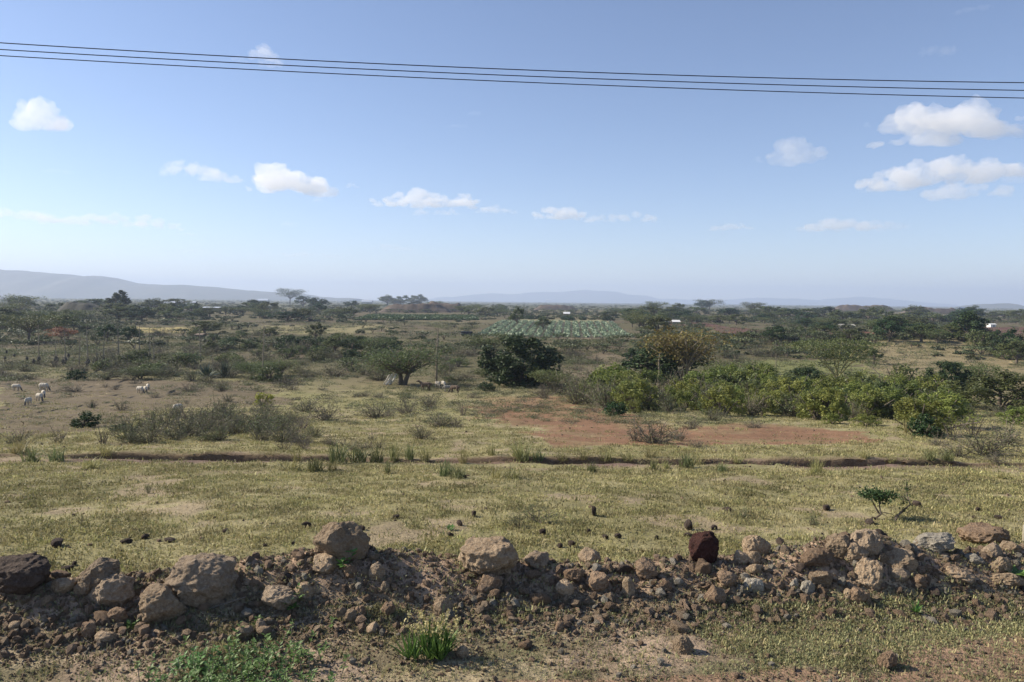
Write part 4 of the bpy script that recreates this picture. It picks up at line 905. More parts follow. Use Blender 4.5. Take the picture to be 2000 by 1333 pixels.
EXPL = [(735, 817, 96, 36, 'thorn', 'wide olive thorn shrub in the yellow pasture left of centre'), (640, 822, 74, 46, 'grey', 'round grey shrub left of the wide olive thorn shrub'), (596, 805, 60, 32, 'thorn', 'low thorn shrub right of the yellow green bush'),
        (797, 808, 44, 34, 'grey', 'small grey shrub above the shadowed bush in the pasture'), (838, 797, 46, 34, 'grey', 'twiggy grey shrub in the middle of the yellow pasture'), (823, 858, 52, 38, 'thorn', 'dense thorn bush casting a long shadow on the pasture'), (862, 834, 84, 36, 'thorn', 'thorn shrub just behind the bush with the long shadow'), (888, 833, 40, 24, 'grey', 'dry brown scrub at the right end of the thorn shrub pair'),
        (905, 812, 50, 46, 'bare', 'bare spreading twigs on the pasture in the centre'), (785, 810, 34, 44, 'bare', 'bare twiggy stem left of the small grey shrub'), (757, 812, 26, 30, 'bare', 'tiny bare shrub between two grey shrubs'), (725, 860, 18, 22, 'grey', 'small brown stump like shrub before the ditch'),
        (517, 806, 46, 32, 'thorn', 'green base of the bush with yellow tips'), (513, 793, 44, 30, 'yellow', 'bright yellow green bush on the left pasture'),
        (710, 775, 36, 14, 'grey', 'low grey scrub mat on the pasture, left of a pair'), (740, 778, 28, 16, 'grey', 'low grey scrub mat on the pasture, right of a pair'), (925, 778, 34, 16, 'grey', 'flat grey scrub below the dark goats shade'), (948, 764, 40, 18, 'dark', 'dark scrub just left of the big dark tree foot'),
        (572, 762, 34, 16, 'grey', 'grey scrub at the edge of the bare pasture left of the umbrella tree'), (560, 752, 60, 30, 'grey', 'broad grey scrub at the bare pasture edge'), (630, 762, 26, 10, 'grey', 'tiny scrub below the broad grey scrub'),
        (1276, 866, 116, 54, 'thorn', 'big tangled thorn bush on the red soil before the ditch'), (1330, 862, 50, 36, 'grey', 'brown grassy scrub at the right foot of the tangled thorn bush'), (1240, 862, 40, 40, 'grey', 'pale grassy scrub at the left foot of the tangled thorn bush'),
        (1366, 876, 44, 22, 'grey', 'small scrub tussock right of the tangled thorn bush'), (1350, 838, 52, 28, 'grey', 'brown scrub above the tangled thorn bush'), (1395, 822, 56, 30, 'thorn', 'dark thorn shrub at the front of the green thicket'), (1200, 812, 56, 30, 'dark', 'dark leafy bush at the left front of the green thicket'), (1165, 806, 50, 30, 'bare', 'bare twigs at the left front of the green thicket'), (1240, 808, 40, 30, 'leafy', 'small leafy bush in front of the green thicket'),
        (1065, 778, 60, 34, 'grey', 'grey shrub at the top of the red soil patch'), (1085, 768, 70, 46, 'thorn', 'grey green shrub under the arching branches'), (1625, 828, 40, 22, 'leafy', 'small sapling bush standing before the right thicket'), (1690, 832, 60, 24, 'leafy', 'low leafy bush at the thicket edge above the red strip'), (1535, 815, 26, 14, 'thorn', 'tiny shrub on the grass before the right thicket'), (1475, 836, 50, 20, 'grey', 'low scrub at the left end of the red strip'),
        (1795, 850, 130, 78, 'leafy', 'bright green round bush at the right end of the thicket'), (1835, 838, 130, 76, 'leafy', 'rounded green bush behind the bright one at the thicket end'), (1810, 856, 70, 50, 'dark', 'dark bush in shade beside the pale agave'),
        (1920, 888, 130, 60, 'thorn', 'tangled thorn thicket before the right edge'), (1870, 892, 90, 40, 'thorn', 'low thorn bush at the right end of the ditch'), (1960, 870, 90, 60, 'thorn', 'thorn bush at the right edge above the tangled thicket'), (1900, 850, 70, 60, 'bare', 'dry grey stalks right of the dark shaded bush'), (1860, 860, 60, 60, 'bare', 'dry upright stalks behind the low thorn bush'), (1985, 830, 70, 40, 'leafy', 'pale leafy bush at the right edge'), (1960, 815, 60, 30, 'thorn', 'low thorn bush under the dark tree at the right'), (1830, 870, 40, 30, 'grey', 'grey scrub at the foot of the dark shaded bush'), (1950, 905, 60, 26, 'grey', 'grey scrub at the lower edge of the right thicket'),
        (165, 836, 60, 34, 'dark', 'dark leafy bush at the left end of the scrub band'), (235, 842, 40, 16, 'dark', 'small dark bush right of the dark leafy one'), (115, 866, 60, 40, 'bare', 'dry grey weeds at the left end of the scrub band'), (35, 868, 60, 36, 'thorn', 'thin weeds near the left edge'), (200, 868, 60, 55, 'bare', 'small open thorn tree with slanted stems at the left'),
        (150, 766, 66, 18, 'grey', 'low scrub between two groups of sheep'), (205, 757, 18, 10, 'grey', 'tiny scrub above the gap between the sheep'), (224, 762, 24, 12, 'grey', 'little scrub left of the three sheep'), (303, 778, 34, 12, 'grey', 'low scrub below the three sheep'), (236, 802, 36, 24, 'grey', 'grey shrub in the middle of the bare pasture'), (178, 797, 30, 20, 'grey', 'spiky shrub left of the grey shrub on the bare pasture'), (370, 766, 44, 26, 'grey', 'grey shrub right of the three sheep'), (432, 765, 36, 30, 'thorn', 'thorn shrub on the right of the bare pasture'), (345, 772, 36, 12, 'grey', 'flat scrub right of the three sheep'), (410, 750, 40, 24, 'thorn', 'thorn shrub below the big agave clump'), (262, 750, 30, 12, 'grey', 'tiny scrub left behind the three sheep'), (365, 790, 20, 14, 'bare', 'twiggy scrub behind the lone sheep'), (150, 742, 44, 22, 'dark', 'dark low bush above the sheep pasture'), (445, 785, 30, 20, 'thorn', 'small thorn shrub left of the yellow green bush')]
for e in EXPL: shrub(*e)
def fill(poly, n, kinds, wr, hr, where, seed, jitter=None):
    r = np.random.default_rng(seed); rl = random.Random(seed); xs = [p[0] for p in poly]; ys = [p[1] for p in poly]; k = 0; pts = []
    tries = 0
    while k < n and tries < 4000:
        tries += 1
        x, y = r.uniform(min(xs), max(xs)), r.uniform(min(ys), max(ys))
        if not in_poly(np.array([x]), np.array([y]), poly)[0]: continue
        if any(abs(x - a) < wr[0] * .36 and abs(y - b) < hr[0] * .22 for a, b in pts): continue
        pts.append((x, y)); kd = kinds[r.integers(0, len(kinds))]; s = r.uniform(0, 1)
        w_ = wr[0] + (wr[1] - wr[0]) * s; shrub(x, y, w_, hr[0] + (hr[1] - hr[0]) * (s * .7 + r.uniform(0, .3)), kd, rel_label(WORD[kd], x, y, w_, *wr), where, rl); k += 1
# the scrub band on the left
fill([(235, 866), (660, 862), (600, 826), (480, 812), (330, 812), (240, 845)], 44, ['wispy', 'wispy', 'bare', 'thorn', 'wispy'], (50, 88), (28, 52), 'in the scrub band before the left ditch', 11)
fill([(540, 880), (760, 880), (720, 868), (560, 864)], 10, ['bare', 'grey'], (40, 60), (18, 30), 'on the slope just before the ditch', 12)
# the green thicket on the right
HEDGE_W = 'in the green thicket of the right middle ground'
for i, (x0, x1, ya, yb, n, kk) in enumerate([(1120, 1260, 770, 795, 20, ['wispy', 'wispy', 'leafy']), (1180, 1420, 770, 806, 36, ['leafy', 'leafy', 'wispy']), (1380, 1560, 770, 812, 34, ['leafy', 'leafy', 'wispy', 'green']), (1540, 1760, 775, 822, 46, ['leafy', 'leafy', 'green', 'wispy']), (1700, 1880, 780, 826, 22, ['leafy', 'green'])]):
    fill([(x0, ya), (x1, ya), (x1, yb), (x0, yb)], n, kk, (44, 100), (34, 74), HEDGE_W, 20 + i)
# scrub between pasture and plain
fill([(0, 742), (330, 742), (340, 700), (200, 690), (0, 700)], 22, ['grey', 'thorn', 'grey'], (26, 50), (12, 22), 'among the agave poles on the left', 31)
fill([(180, 745), (760, 745), (760, 718), (520, 700), (200, 700)], 44, ['thorn', 'wispy', 'grey', 'green'], (36, 70), (18, 36), 'in the scrub belt left of the umbrella tree', 32)
fill([(260, 705), (560, 705), (560, 655), (300, 655)], 28, ['thorn', 'green', 'grey'], (26, 46), (12, 24), 'in the rough ground below the pale grass strips', 33)
fill([(560, 706), (770, 706), (760, 672), (560, 672)], 26, ['green', 'dark', 'grey', 'thorn'], (34, 60), (18, 34), 'in the dark scrub belt left of the tall agave pole', 34)
fill([(860, 748), (960, 748), (950, 690), (870, 690)], 14, ['thorn', 'grey', 'green'], (26, 46), (14, 24), 'between the tall agave pole and the dark tree', 35)
fill([(1090, 740), (1230, 740), (1230, 670), (1090, 670)], 14, ['thorn', 'grey', 'grey'], (26, 46), (10, 20), 'on the bare slope right of the dark tree', 36)
fill([(1390, 720), (1560, 690), (1560, 655), (1400, 660)], 22, ['thorn', 'grey', 'green'], (26, 46), (12, 24), 'on the slope under the ploughed field', 37)
fill([(1500, 660), (1640, 690), (1640, 650), (1500, 645)], 12, ['green', 'grey'], (26, 44), (14, 26), 'left of the pale hillside', 38)
fill([(1880, 668), (2000, 716), (2010, 692), (1900, 656)], 12, ['green', 'green', 'dark'], (40, 64), (26, 40), 'in the hedge along the right edge of the hillside', 39)

fill([(985, 626), (1195, 628), (1195, 624), (985, 622)], 15, ['dark', 'green'], (18, 28), (7, 10), 'in the hedge behind the cabbage field', 40)

# ------------------------------------------------------------------ trees
TR = {'dark': [round_tree(200 + k, M_DARK, None, 9000, .10, (.56, .56, .50), 80, .055, .2, .04, -.98) for k in range(2)],
      'tree': [round_tree(210 + k, M_ACACIA, None, 2400, .25, (.45, .45, .38), 26, .06, .24, .03) for k in range(3)],
      'darktree': [round_tree(215 + k, M_DARK, None, 2400, .2, (.48, .48, .42), 26, .065, .24, .03) for k in range(3)],
      'umbrella': [acacia(220 + k, M_ACACIA, None, .95, .32, 2600, .6, 8, .055) for k in range(3)],
      'spread': [acacia(230, M_ACACIA, None, .9, .26, 7500, 2.6, 12, .036, .9, 2, .04, .10), acacia(231, M_ACACIA, None, .9, .22, 6500, 2.4, 12, .038, .8, 1, .035, .09)],
      'fever': [acacia(240, M_ACACIA, M_YELLOWBARK, .8, .12, 5200, .9, 12, .036, .9, 1, .020, .022, .95)],
      'orange': [acacia(250, M_ORANGE, M_POLE, .68, .30, 3400, 1.0, 9, .045, .9, 2, .03, .06)],
      'thorndome': [round_tree(257, M_ACACIA, None, 7000, .12, (.6, .6, .48), 60, .05, .2, .035, -.98)],
      'rust': [round_tree(255, M_RUST, None, 1600, .15, (.9, .9, .45), 20, .09, .3, .03)],
      'cypress': [round_tree(260, M_FAR, None, 1800, .05, (.22, .22, .5), 30, .07, .2, .03)]}
TW_ = {'cypress': 'narrow pointed tree', 'dark': 'dense dark green tree', 'tree': 'mid green round tree', 'darktree': 'dark round tree', 'umbrella': 'flat topped acacia', 'spread': 'spreading thorn tree'}
def tree(px, py, w, h, kind, label=None, where=None, v=None, rz=None, wd=None):
    p = G(px, py); k = mpp(p)
    if kind in ('dark', 'thorndome'): h *= 1.15; p[2] -= .11 * h * k
    tm, cm = TR[kind][(random.randrange(len(TR[kind])) if v is None else v)]
    co = np.zeros(len(cm.vertices) * 3, np.float32); cm.vertices.foreach_get('co', co); co = co.reshape(-1, 3); ww = np.percentile(np.abs(co[:, 0]), 98 if kind == 'dark' else 93) * 2
    t = thing('tree' if kind not in ('umbrella', 'fever') else 'acacia_tree', label or f'{TW_[kind]} {where}', 'tree', (p[0], p[1], p[2]), random.uniform(0, 6.28) if rz is None else rz, (w * k / ww, w * k / ww, h * k), f'{TW_[kind]}s {where}' if where else None)
    obj('trunk', tm, t); obj('crown', cm, t); return t
TREES = [(1018, 752, 142, 94, 'dark', 'big round dark green tree in the middle ground', 0), (1300, 748, 136, 78, 'dark', 'dark dense tree under the orange crowned tree', 1), (1236, 720, 22, 40, 'darktree', 'narrow dark tree left of the orange crowned tree', 0),
         (785, 752, 136, 78, 'spread', 'wide spreading thorn tree with two trunks left of the dark tree', 0), (958, 704, 84, 52, 'umbrella', 'open flat topped acacia just behind the big dark tree', 0), (1342, 753, 132, 112, 'orange', 'half bare tree with an orange yellow crown', 0),
         (1636, 752, 132, 96, 'fever', 'fan shaped acacia with pale yellow branches', 0), (1578, 762, 82, 42, 'dark', 'round dark bushy tree left of the fan shaped acacia', 0), (1850, 768, 74, 60, 'dark', 'upright green tree at the foot of the pale hillside', 0), (1952, 800, 130, 76, 'thorndome', 'dark spreading thorn tree at the right edge', 0), (1905, 760, 70, 50, 'umbrella', 'sparse acacia top left of the dark thorn tree', 1),
         (1435, 765, 140, 62, 'spread', 'low spreading thorn tree behind the green thicket', 1), (1072, 768, 64, 46, 'umbrella', 'small acacia with arching branches right of the dark tree', 2), (1706, 712, 30, 32, 'tree', 'small round tree on the pale hillside', 0), (1688, 688, 20, 26, 'tree', 'small tree at the top left of the pale hillside', 1), (1830, 674, 34, 30, 'umbrella', 'lone umbrella tree on the crest of the hillside', 0),
         (1735, 668, 46, 42, 'darktree', 'dark candelabra shaped tree behind the hillside', 2), (1660, 670, 34, 28, 'tree', 'small tree left of the candelabra shaped tree', 2), (1512, 672, 36, 36, 'darktree', 'grey green candelabra tree above the rough slope', 0), (1895, 668, 50, 62, 'darktree', 'tall dark tree at the left end of the hillside hedge', 1), (1938, 680, 42, 32, 'darktree', 'round dark tree below the red field at the right', 2), (1985, 712, 56, 44, 'tree', 'bushy tree at the right edge of the hillside hedge', 0), (1800, 668, 60, 36, 'tree', 'round green tree left of the lone umbrella tree', 1),
         (55, 668, 96, 54, 'umbrella', 'wide umbrella acacia with a dark forked trunk near the left edge', 1), (120, 664, 48, 24, 'rust', 'low rounded rust red tree near the left edge', 0), (209, 668, 34, 34, 'darktree', 'dark tree behind the agave poles, left of a pair', 0), (250, 668, 36, 32, 'darktree', 'dark tree behind the agave poles, right of a pair', 1), (231, 618, 30, 50, 'cypress', 'tall pointed conifer clump rising over the left trees', 0),
         (566, 594, 46, 30, 'umbrella', 'flat topped acacia standing clear on the horizon', 0), (592, 600, 28, 22, 'darktree', 'dark round tree right of the horizon acacia', 0), (616, 602, 20, 18, 'darktree', 'small round tree right of the horizon acacia', 1), (617, 668, 32, 36, 'tree', 'slender tree on the rough grass left of centre', 0), (666, 628, 18, 16, 'darktree', 'small dark tree at the left end of the green crop strip', 2), (590, 628, 36, 26, 'tree', 'tree beside the dark shed left of centre', 2),
         (1010, 640, 24, 40, 'tree', 'tall slim tree at the left end of the cabbage field', 0), (1060, 648, 28, 28, 'tree', 'round bush tree inside the cabbage field', 1), (1258, 652, 54, 40, 'umbrella', 'acacia at the right end of the cabbage field', 2), (1285, 662, 48, 44, 'tree', 'grey green tree left above the orange crown', 2), (1235, 640, 40, 26, 'umbrella', 'small acacia above the right end of the cabbage field', 0),
         (1385, 607, 44, 22, 'umbrella', 'flat topped tree breaking the horizon right of centre', 1), (1372, 607, 26, 20, 'darktree', 'dark tree beside the flat topped horizon tree', 2), (690, 690, 46, 34, 'darktree', 'dark tree in the scrub belt left of the umbrella tree', 0), (735, 696, 60, 36, 'umbrella', 'low dark acacia behind the spreading thorn tree', 2), (655, 692, 40, 36, 'tree', 'grey green tree in the scrub belt', 1), (500, 738, 80, 34, 'spread', 'low spreading thorn bush tree beside a tall agave pole', 1), (545, 735, 70, 34, 'spread', 'low thorn tree right of the tall agave pole', 0), (560, 628, 60, 20, 'darktree', 'dark bushy tree left of the dark shed', 1), (275, 742, 60, 26, 'spread', 'low dark thorn tree among the agave poles', 0), (414, 688, 20, 22, 'tree', 'small bright green tree in the rough ground', 0), (452, 682, 36, 24, 'darktree', 'dark round tree right of the small bright tree', 1), (400, 652, 50, 26, 'tree', 'bushy tree right of the yellow grass strip', 2)]
for a in TREES: tree(a[0], a[1], a[2], a[3], a[4], a[5], None, a[6])
def grove(poly, n, kinds, wr, where, seed):
    r = np.random.default_rng(seed); xs = [p[0] for p in poly]; ys = [p[1] for p in poly]; k = 0
    while k < n:
        x, y = r.uniform(min(xs), max(xs)), r.uniform(min(ys), max(ys))
        if not in_poly(np.array([x]), np.array([y]), poly)[0]: continue
        w = r.uniform(*wr); kd = kinds[r.integers(0, len(kinds))]; tree(x, y, w, w * r.uniform(.48, .72) * (.85 if kd == 'umbrella' else 1), kd, rel_label(TW_[kd], x, y, w, *wr), where); k += 1
grove([(0, 655), (150, 655), (170, 612), (0, 605)], 24, ['umbrella', 'tree', 'umbrella'], (36, 60), 'in the wood at the left edge', 1)
grove([(130, 632), (350, 630), (350, 606), (170, 600)], 22, ['darktree', 'tree', 'tree'], (28, 46), 'below the blue roofed shed on the left', 2)
grove([(350, 628), (560, 624), (560, 604), (350, 606)], 16, ['umbrella', 'tree', 'darktree'], (22, 40), 'among the far houses on the left', 3)
grove([(600, 620), (720, 622), (730, 602), (600, 602)], 14, ['tree', 'darktree', 'umbrella'], (20, 36), 'left of the earth mounds', 4)
grove([(735, 599), (830, 602), (828, 596), (740, 594)], 10, ['tree', 'cypress', 'tree'], (18, 30), 'on top of the centre earth mound', 5)
grove([(830, 614), (1000, 620), (1000, 607), (840, 606)], 14, ['tree', 'umbrella'], (18, 32), 'behind the green crop strip', 6)
grove([(1180, 640), (1290, 645), (1290, 612), (1190, 612)], 14, ['umbrella', 'tree', 'darktree'], (26, 44), 'between the cabbage field and the ploughed field', 7)
grove([(1280, 632), (1500, 640), (1500, 614), (1280, 613)], 26, ['umbrella', 'tree', 'darktree'], (22, 40), 'behind the ploughed field right of centre', 8)
grove([(1500, 650), (1720, 655), (1720, 617), (1500, 615)], 34, ['tree', 'darktree', 'umbrella'], (24, 44), 'in the wood behind the pale hillside', 9)
grove([(1700, 662), (1900, 664), (1900, 618), (1720, 618)], 30, ['tree', 'darktree', 'tree'], (26, 48), 'in the wood behind the crest tree', 10)
grove([(1880, 634), (2010, 636), (2010, 618), (1880, 617)], 14, ['tree', 'umbrella'], (20, 36), 'behind the red field at the right', 11)

# ------------------------------------------------------------------ far bush cover and low herb cover of the plain
FB = []
for k in range(4):
    r = np.random.default_rng(400 + k); g = Geo(); p_, nn = blob_points(r, 240, 12, (.75, .75, .5), .3, 0); p_[:, 2] = np.abs(p_[:, 2]) + .05; V, Fq, t_ = leaf_cards(p_, .24, r, .6, 0, .3, nn); g.add(V, Fq, 0, t_); FB.append(g.build('sprig', [M_FAR]))
for k in range(3):
    r = np.random.default_rng(410 + k); g = Geo(); p_ = r.normal(size=(200, 3)) * [.55, .55, .10] + [0, 0, .75]; V, Fq, t_ = leaf_cards(p_, .2, r, .6, 0, 1.2); g.add(V, Fq, 0, t_)
    for q in range(4): a = r.uniform(0, 6.28); g.tube(bez(np.zeros(3), np.array([np.cos(a) * .1, np.sin(a) * .1, .5]), np.array([np.cos(a) * .5, np.sin(a) * .5, .75]), 3), [.05, .04, .02], 3, 1)
    FB.append(g.build('sprig', [M_FAR, M_BARK]))
HERB = []
for k in range(4):
    r = np.random.default_rng(420 + k); g = Geo(); p_ = r.normal(size=(110, 3)) * [.5, .5, .22]; p_[:, 2] = np.abs(p_[:, 2]); V, Fq, t_ = leaf_cards(p_, .2, r, .35, 0, .2); g.add(V, Fq, 0, t_); HERB.append(g.build('sprig', [[M_GREY, M_WISPY, M_THORN, M_THORN][k]]))
OPEN = [([(500, 632), (930, 628), (930, 662), (500, 656)], .12), ([(690, 612), (930, 612), (930, 627), (690, 627)], 0), ([(930, 625), (1260, 625), (1250, 665), (930, 662)], 0), ([(1380, 632), (1510, 632), (1510, 664), (1380, 662)], .05), ([(1860, 634), (2010, 634), (2010, 670), (1860, 668)], 0), ([(1640, 668), (1700, 700), (1700, 760), (2010, 800), (2010, 715), (1900, 668), (1830, 662)], .04), ([(240, 636), (380, 636), (380, 652), (240, 652)], 0), ([(1560, 645), (1720, 650), (1720, 664), (1560, 660)], .1), ([(1470, 700), (1660, 700), (1760, 752), (1500, 750)], .05)]
def far_density(px, py):
    hz_ = 577 + .011 * px; t = (py - hz_)
    d = np.where(t < 40, .95, np.where(t < 70, .42, .15))
    d = np.where((px > 1240) & (t < 75), .75, d); d = np.where((px < 330) & (t < 70), .85, d)
    for poly, v in OPEN: d = np.where(in_poly(px, py, poly), np.minimum(d, v), d)
    return d
rr = np.random.default_rng(53)
n = 19000; px = rr.uniform(-420, 2420, n); py = 578.5 + .011 * px + 105 * rr.uniform(0, 1, n) ** 1.7
P_ = ground_at(px, py); dn = far_density(px, py) * (.45 + .9 * sstep(.36, .58, fbm2(P_[:, 0] / 35, P_[:, 1] / 90, 121, 3))); k = (rr.uniform(size=n) < dn) & (P_[:, 1] < 8000); P_ = P_[k]
s = rr.uniform(.8, 1.7, len(P_)) * np.interp(P_[:, 1], [100, 250, 500, 2000, 8000], [1.0, 1.3, 1.7, 2.3, 3.4])
scatter('far_scrub', P_, np.stack([np.zeros(len(P_)), np.zeros(len(P_)), rr.uniform(0, 6.28, len(P_))], 1), np.stack([s * rr.uniform(.9, 1.5, len(P_)), s * rr.uniform(.9, 1.5, len(P_)), s], 1), FB, rr)
n = 100000; px = rr.uniform(-420, 2420, n); py = 630 + 200 * rr.uniform(0, 1, n) ** 1.2; P_ = ground_at(px, py)
dn = np.where(py < 745, .31, .12) * (.25 + sstep(.4, .58, fbm2(P_[:, 0] / 9, P_[:, 1] / 14, 131, 3)))
for poly, v in OPEN[1:] + [(RED_A, .16), (RED_B, .14)]: dn = np.where(in_poly(px, py, poly), np.minimum(dn, v + .05), dn)
k = rr.uniform(size=n) < dn; P_ = P_[k]; s = rr.uniform(.35, 1.15, len(P_)) * np.interp(P_[:, 1], [30, 60, 120, 250], [.28, .5, 1.0, 1.5])
scatter('low_scrub', P_, np.stack([np.zeros(len(P_)), np.zeros(len(P_)), rr.uniform(0, 6.28, len(P_))], 1), np.stack([s * 1.3, s * 1.3, s], 1), HERB, rr)
# ------------------------------------------------------------------ agaves
def agave_plant(px, py, wpx, hpx, label, seed, mat=None, n=46, group=None, el=(.15, 1.5)):
    r = np.random.default_rng(seed); p = G(px, py); k = mpp(p); g = Geo(); sword_leaves(g, r, n, 1.0, .045, el)
    return tag(obj('agave', g.build('agave', [mat or M_AGAVE]), loc=p, sc=(wpx * k / 1.9, wpx * k / 1.9, hpx * k)), label, 'agave', group)
r = np.random.default_rng(71)
gb = Geo(); gb.tube([[0, 0, -.02], [0, 0, .25], [0, 0, .6], [0, 0, .8]], [.07, .12, .22, .16], 8); base_me = gb.build('base', [M_AGAVE_DRY])
gl = Geo(); sword_leaves(gl, r, 26, .55, .04, (.9, 1.5), (0, 0, .6)); sword_leaves(gl, r, 22, .5, .04, (-1.2, -.5), (0, 0, .75)); leaf_me = gl.build('leaves', [M_AGAVE_DRY])
def stalk_mesh(seed, branched):
    r = np.random.default_rng(seed); g = Geo(); b = r.normal(0, .015, 2)
    pts = np.array([[0, 0, 0], [b[0] * .3, 0, .35], [b[0], b[1], .7], [b[0] * 1.2, b[1] * 1.4, 1.0]]); g.tube(pts, [.016, .0145, .012, .006], 6)
    for q in range(branched):
        z = r.uniform(.62, .97); a = r.uniform(0, 6.28); l = r.uniform(.03, .085) * (1.3 - z) * 2; s = np.array([b[0], b[1], z]); e = s + [np.cos(a) * l, np.sin(a) * l, l * .35]
        g.tube(np.stack([s, (s + e) / 2 + [0, 0, -.004], e]), [.004, .003, .003], 4)
        V, Fq, t = leaf_cards(e + r.normal(0, .009, (10, 3)), .014, r, .6); g.add(V, Fq, 1, t)
    return g.build('flower_stalk', [M_POLE, M_AGAVE_DRY])
STK = [stalk_mesh(80 + k, [7, 0, 12, 4][k]) for k in range(4)]
POLE = [(76, 711, 634), (109, 705, 660), (128, 712, 641), (155, 713, 650), (172, 715, 635), (189, 708, 668), (202, 712, 645), (232, 706, 624), (273, 701, 630), (293, 697, 641), (301, 706, 641), (392, 709, 637)]
LM += [('the leftmost agave pole', 76, 708), ('the third agave pole', 128, 710), ('the seventh agave pole', 202, 710), ('the eighth agave pole', 232, 704)]
SIDE = ['', 'second', 'third', 'fourth', 'fifth', 'sixth', 'seventh', 'eighth', 'ninth', 'tenth', 'eleventh', 'twelfth']
for i, (x, yb, yt) in enumerate(POLE):
    p = G(x, yb); k = mpp(p); hgt = (yb - yt) * k
    lab = ('leftmost tall agave pole of the row near the left edge' if i == 0 else 'lone agave pole at the right end of the left row' if i == 11 else f'{SIDE[i]} tall agave pole from the left in the left row')
    t = thing('flowering_agave', lab, 'agave', p, group='agaves with tall flower poles on the left'); obj('flower_stalk', STK[i % 4], t, sc=(hgt * .95, hgt * .95, hgt), rz=i * 1.1)
    if i in (0, 2, 4, 6, 7):
        obj('base', base_me, t, sc=(16 * k * 1.1, 16 * k * 1.1, 16 * k)); obj('leaves', leaf_me, t, sc=(16 * k * .8, 16 * k * .8, 15 * k))
    else: obj('leaves', leaf_me, t, sc=(9 * k, 9 * k, 8 * k))
BIG = [(513, 740, 635, 'tall single agave pole left of centre above the scrub belt', 2), (852, 747, 640, 'thickest agave pole, standing beside the goats and spreading tree', 0), (878, 744, 698, 'short thin pole just right of the thickest agave pole', 1), (1132, 742, 700, 'thin pole right of the big dark tree, left of three', 1), (1166, 742, 698, 'thin pole right of the big dark tree, middle of three', 1), (1181, 742, 702, 'thin pole right of the big dark tree, right of three', 1), (1493, 752, 708, 'thin agave pole behind the green thicket', 3), (1514, 762, 690, 'pale agave pole rising out of the green thicket', 2), (1662, 745, 702, 'thin pole right of the fan shaped acacia trunk', 1), (795, 745, 712, 'thin pole under the crown of the spreading thorn tree', 1)]
for i, (x, yb, yt, lab, v) in enumerate(BIG):
    p = G(x, yb); k = mpp(p); hgt = (yb - yt) * k; th = 1.5 if i == 1 else .8
    t = thing('flowering_agave', lab, 'agave', p, group='agave poles beyond the pasture'); obj('flower_stalk', STK[v], t, sc=(hgt * th, hgt * th, hgt), rz=i)
    if i in (0,): obj('leaves', leaf_me, t, sc=(22 * k, 22 * k, 14 * k))
p = G(1270, 748); k = mpp(p); g = Geo(); r = np.random.default_rng(5)
g.tube(np.array([[0, 0, 0], [.02, 0, .4], [-.01, 0, .75], [.02, 0, 1]]) * 62 * k, np.array([.036, .030, .024, .012]) * 62 * k, 7)
for q in range(7): z = r.uniform(.35, .95); a = r.uniform(-1, 1); s = np.array([0, 0, z]) * 62 * k; e = s + np.array([np.sign(a) * r.uniform(.06, .16), a * .1, .08]) * 62 * k; g.tube(np.stack([s, e]), [.016 * 62 * k, .006 * 62 * k], 4)
tag(obj('dead_trunk', g.build('dead_trunk', [M_POLE]), loc=(p[0], p[1] - 4.5, float(H(p[0], p[1] - 4.5)) - .05)), 'pale grey dead trunk in front of the dark tree with orange crown', 'dead tree')
DARKB = [(66, 713, 9, 14), (170, 717, 9, 15), (190, 712, 8, 16), (182, 714, 7, 9), (134, 703, 8, 16), (110, 714, 14, 22), (124, 714, 12, 14), (53, 709, 8, 16), (10, 706, 7, 12), (13, 694, 6, 12), (28, 698, 8, 8), (141, 725, 6, 8), (165, 732, 7, 12), (51, 718, 7, 7)]
for i, (x, yb, w, h) in enumerate(DARKB):
    p = G(x, yb); k = mpp(p); t = thing('agave_stump', f'{"tall" if h > 14 else "squat" if h < 10 else ""} dark vase shaped agave {beside(x, yb)}'.strip(), 'agave', p, i * 1.0, group='dark agaves without poles on the left'); obj('base', base_me, t, sc=(w * k * 1.6, w * k * 1.6, h * k * .9)); obj('leaves', leaf_me, t, sc=(w * k * .9, w * k * .9, h * k * .8))
agave_plant(438, 738, 44, 34, 'big dark agave clump with long spikes, right half', 1, n=60); agave_plant(405, 738, 60, 28, 'big dark agave clump, broad left half', 2, M_AGAVE, 70); agave_plant(1768, 852, 32, 36, 'pale yellow spiky agave before the dark shaded bush', 3, M_STRAW, 18, el=(.8, 1.5)); agave_plant(335, 735, 36, 16, 'small agave left of the big agave clump', 4, n=30); agave_plant(510, 742, 40, 14, 'low agave rosette at the foot of the tall single pole', 5, n=30); agave_plant(180, 798, 22, 14, 'small agave on the bare sheep pasture', 6, n=24)
p = G(766, 752); k = mpp(p); g = Geo(); r = np.random.default_rng(9)
for q in range(8): x0 = r.uniform(-12, 4) * k; g.tube(np.array([[x0 - 6 * k, r.normal(0, .2), .02], [x0 + 1 * k, r.normal(0, .1), 10 * k], [x0 + 7 * k, 0, 22 * k]]), [.10, .09, .05], 4)
tag(obj('leaning_branches', g.build('leaning_branches', [mat_plain('pale_wood', (.55, .52, .46), (.7, .67, .6), 3)]), loc=p), 'pale branches leaning against the trunk of the spreading thorn tree', 'branches')  # branches coloured a very pale warm grey

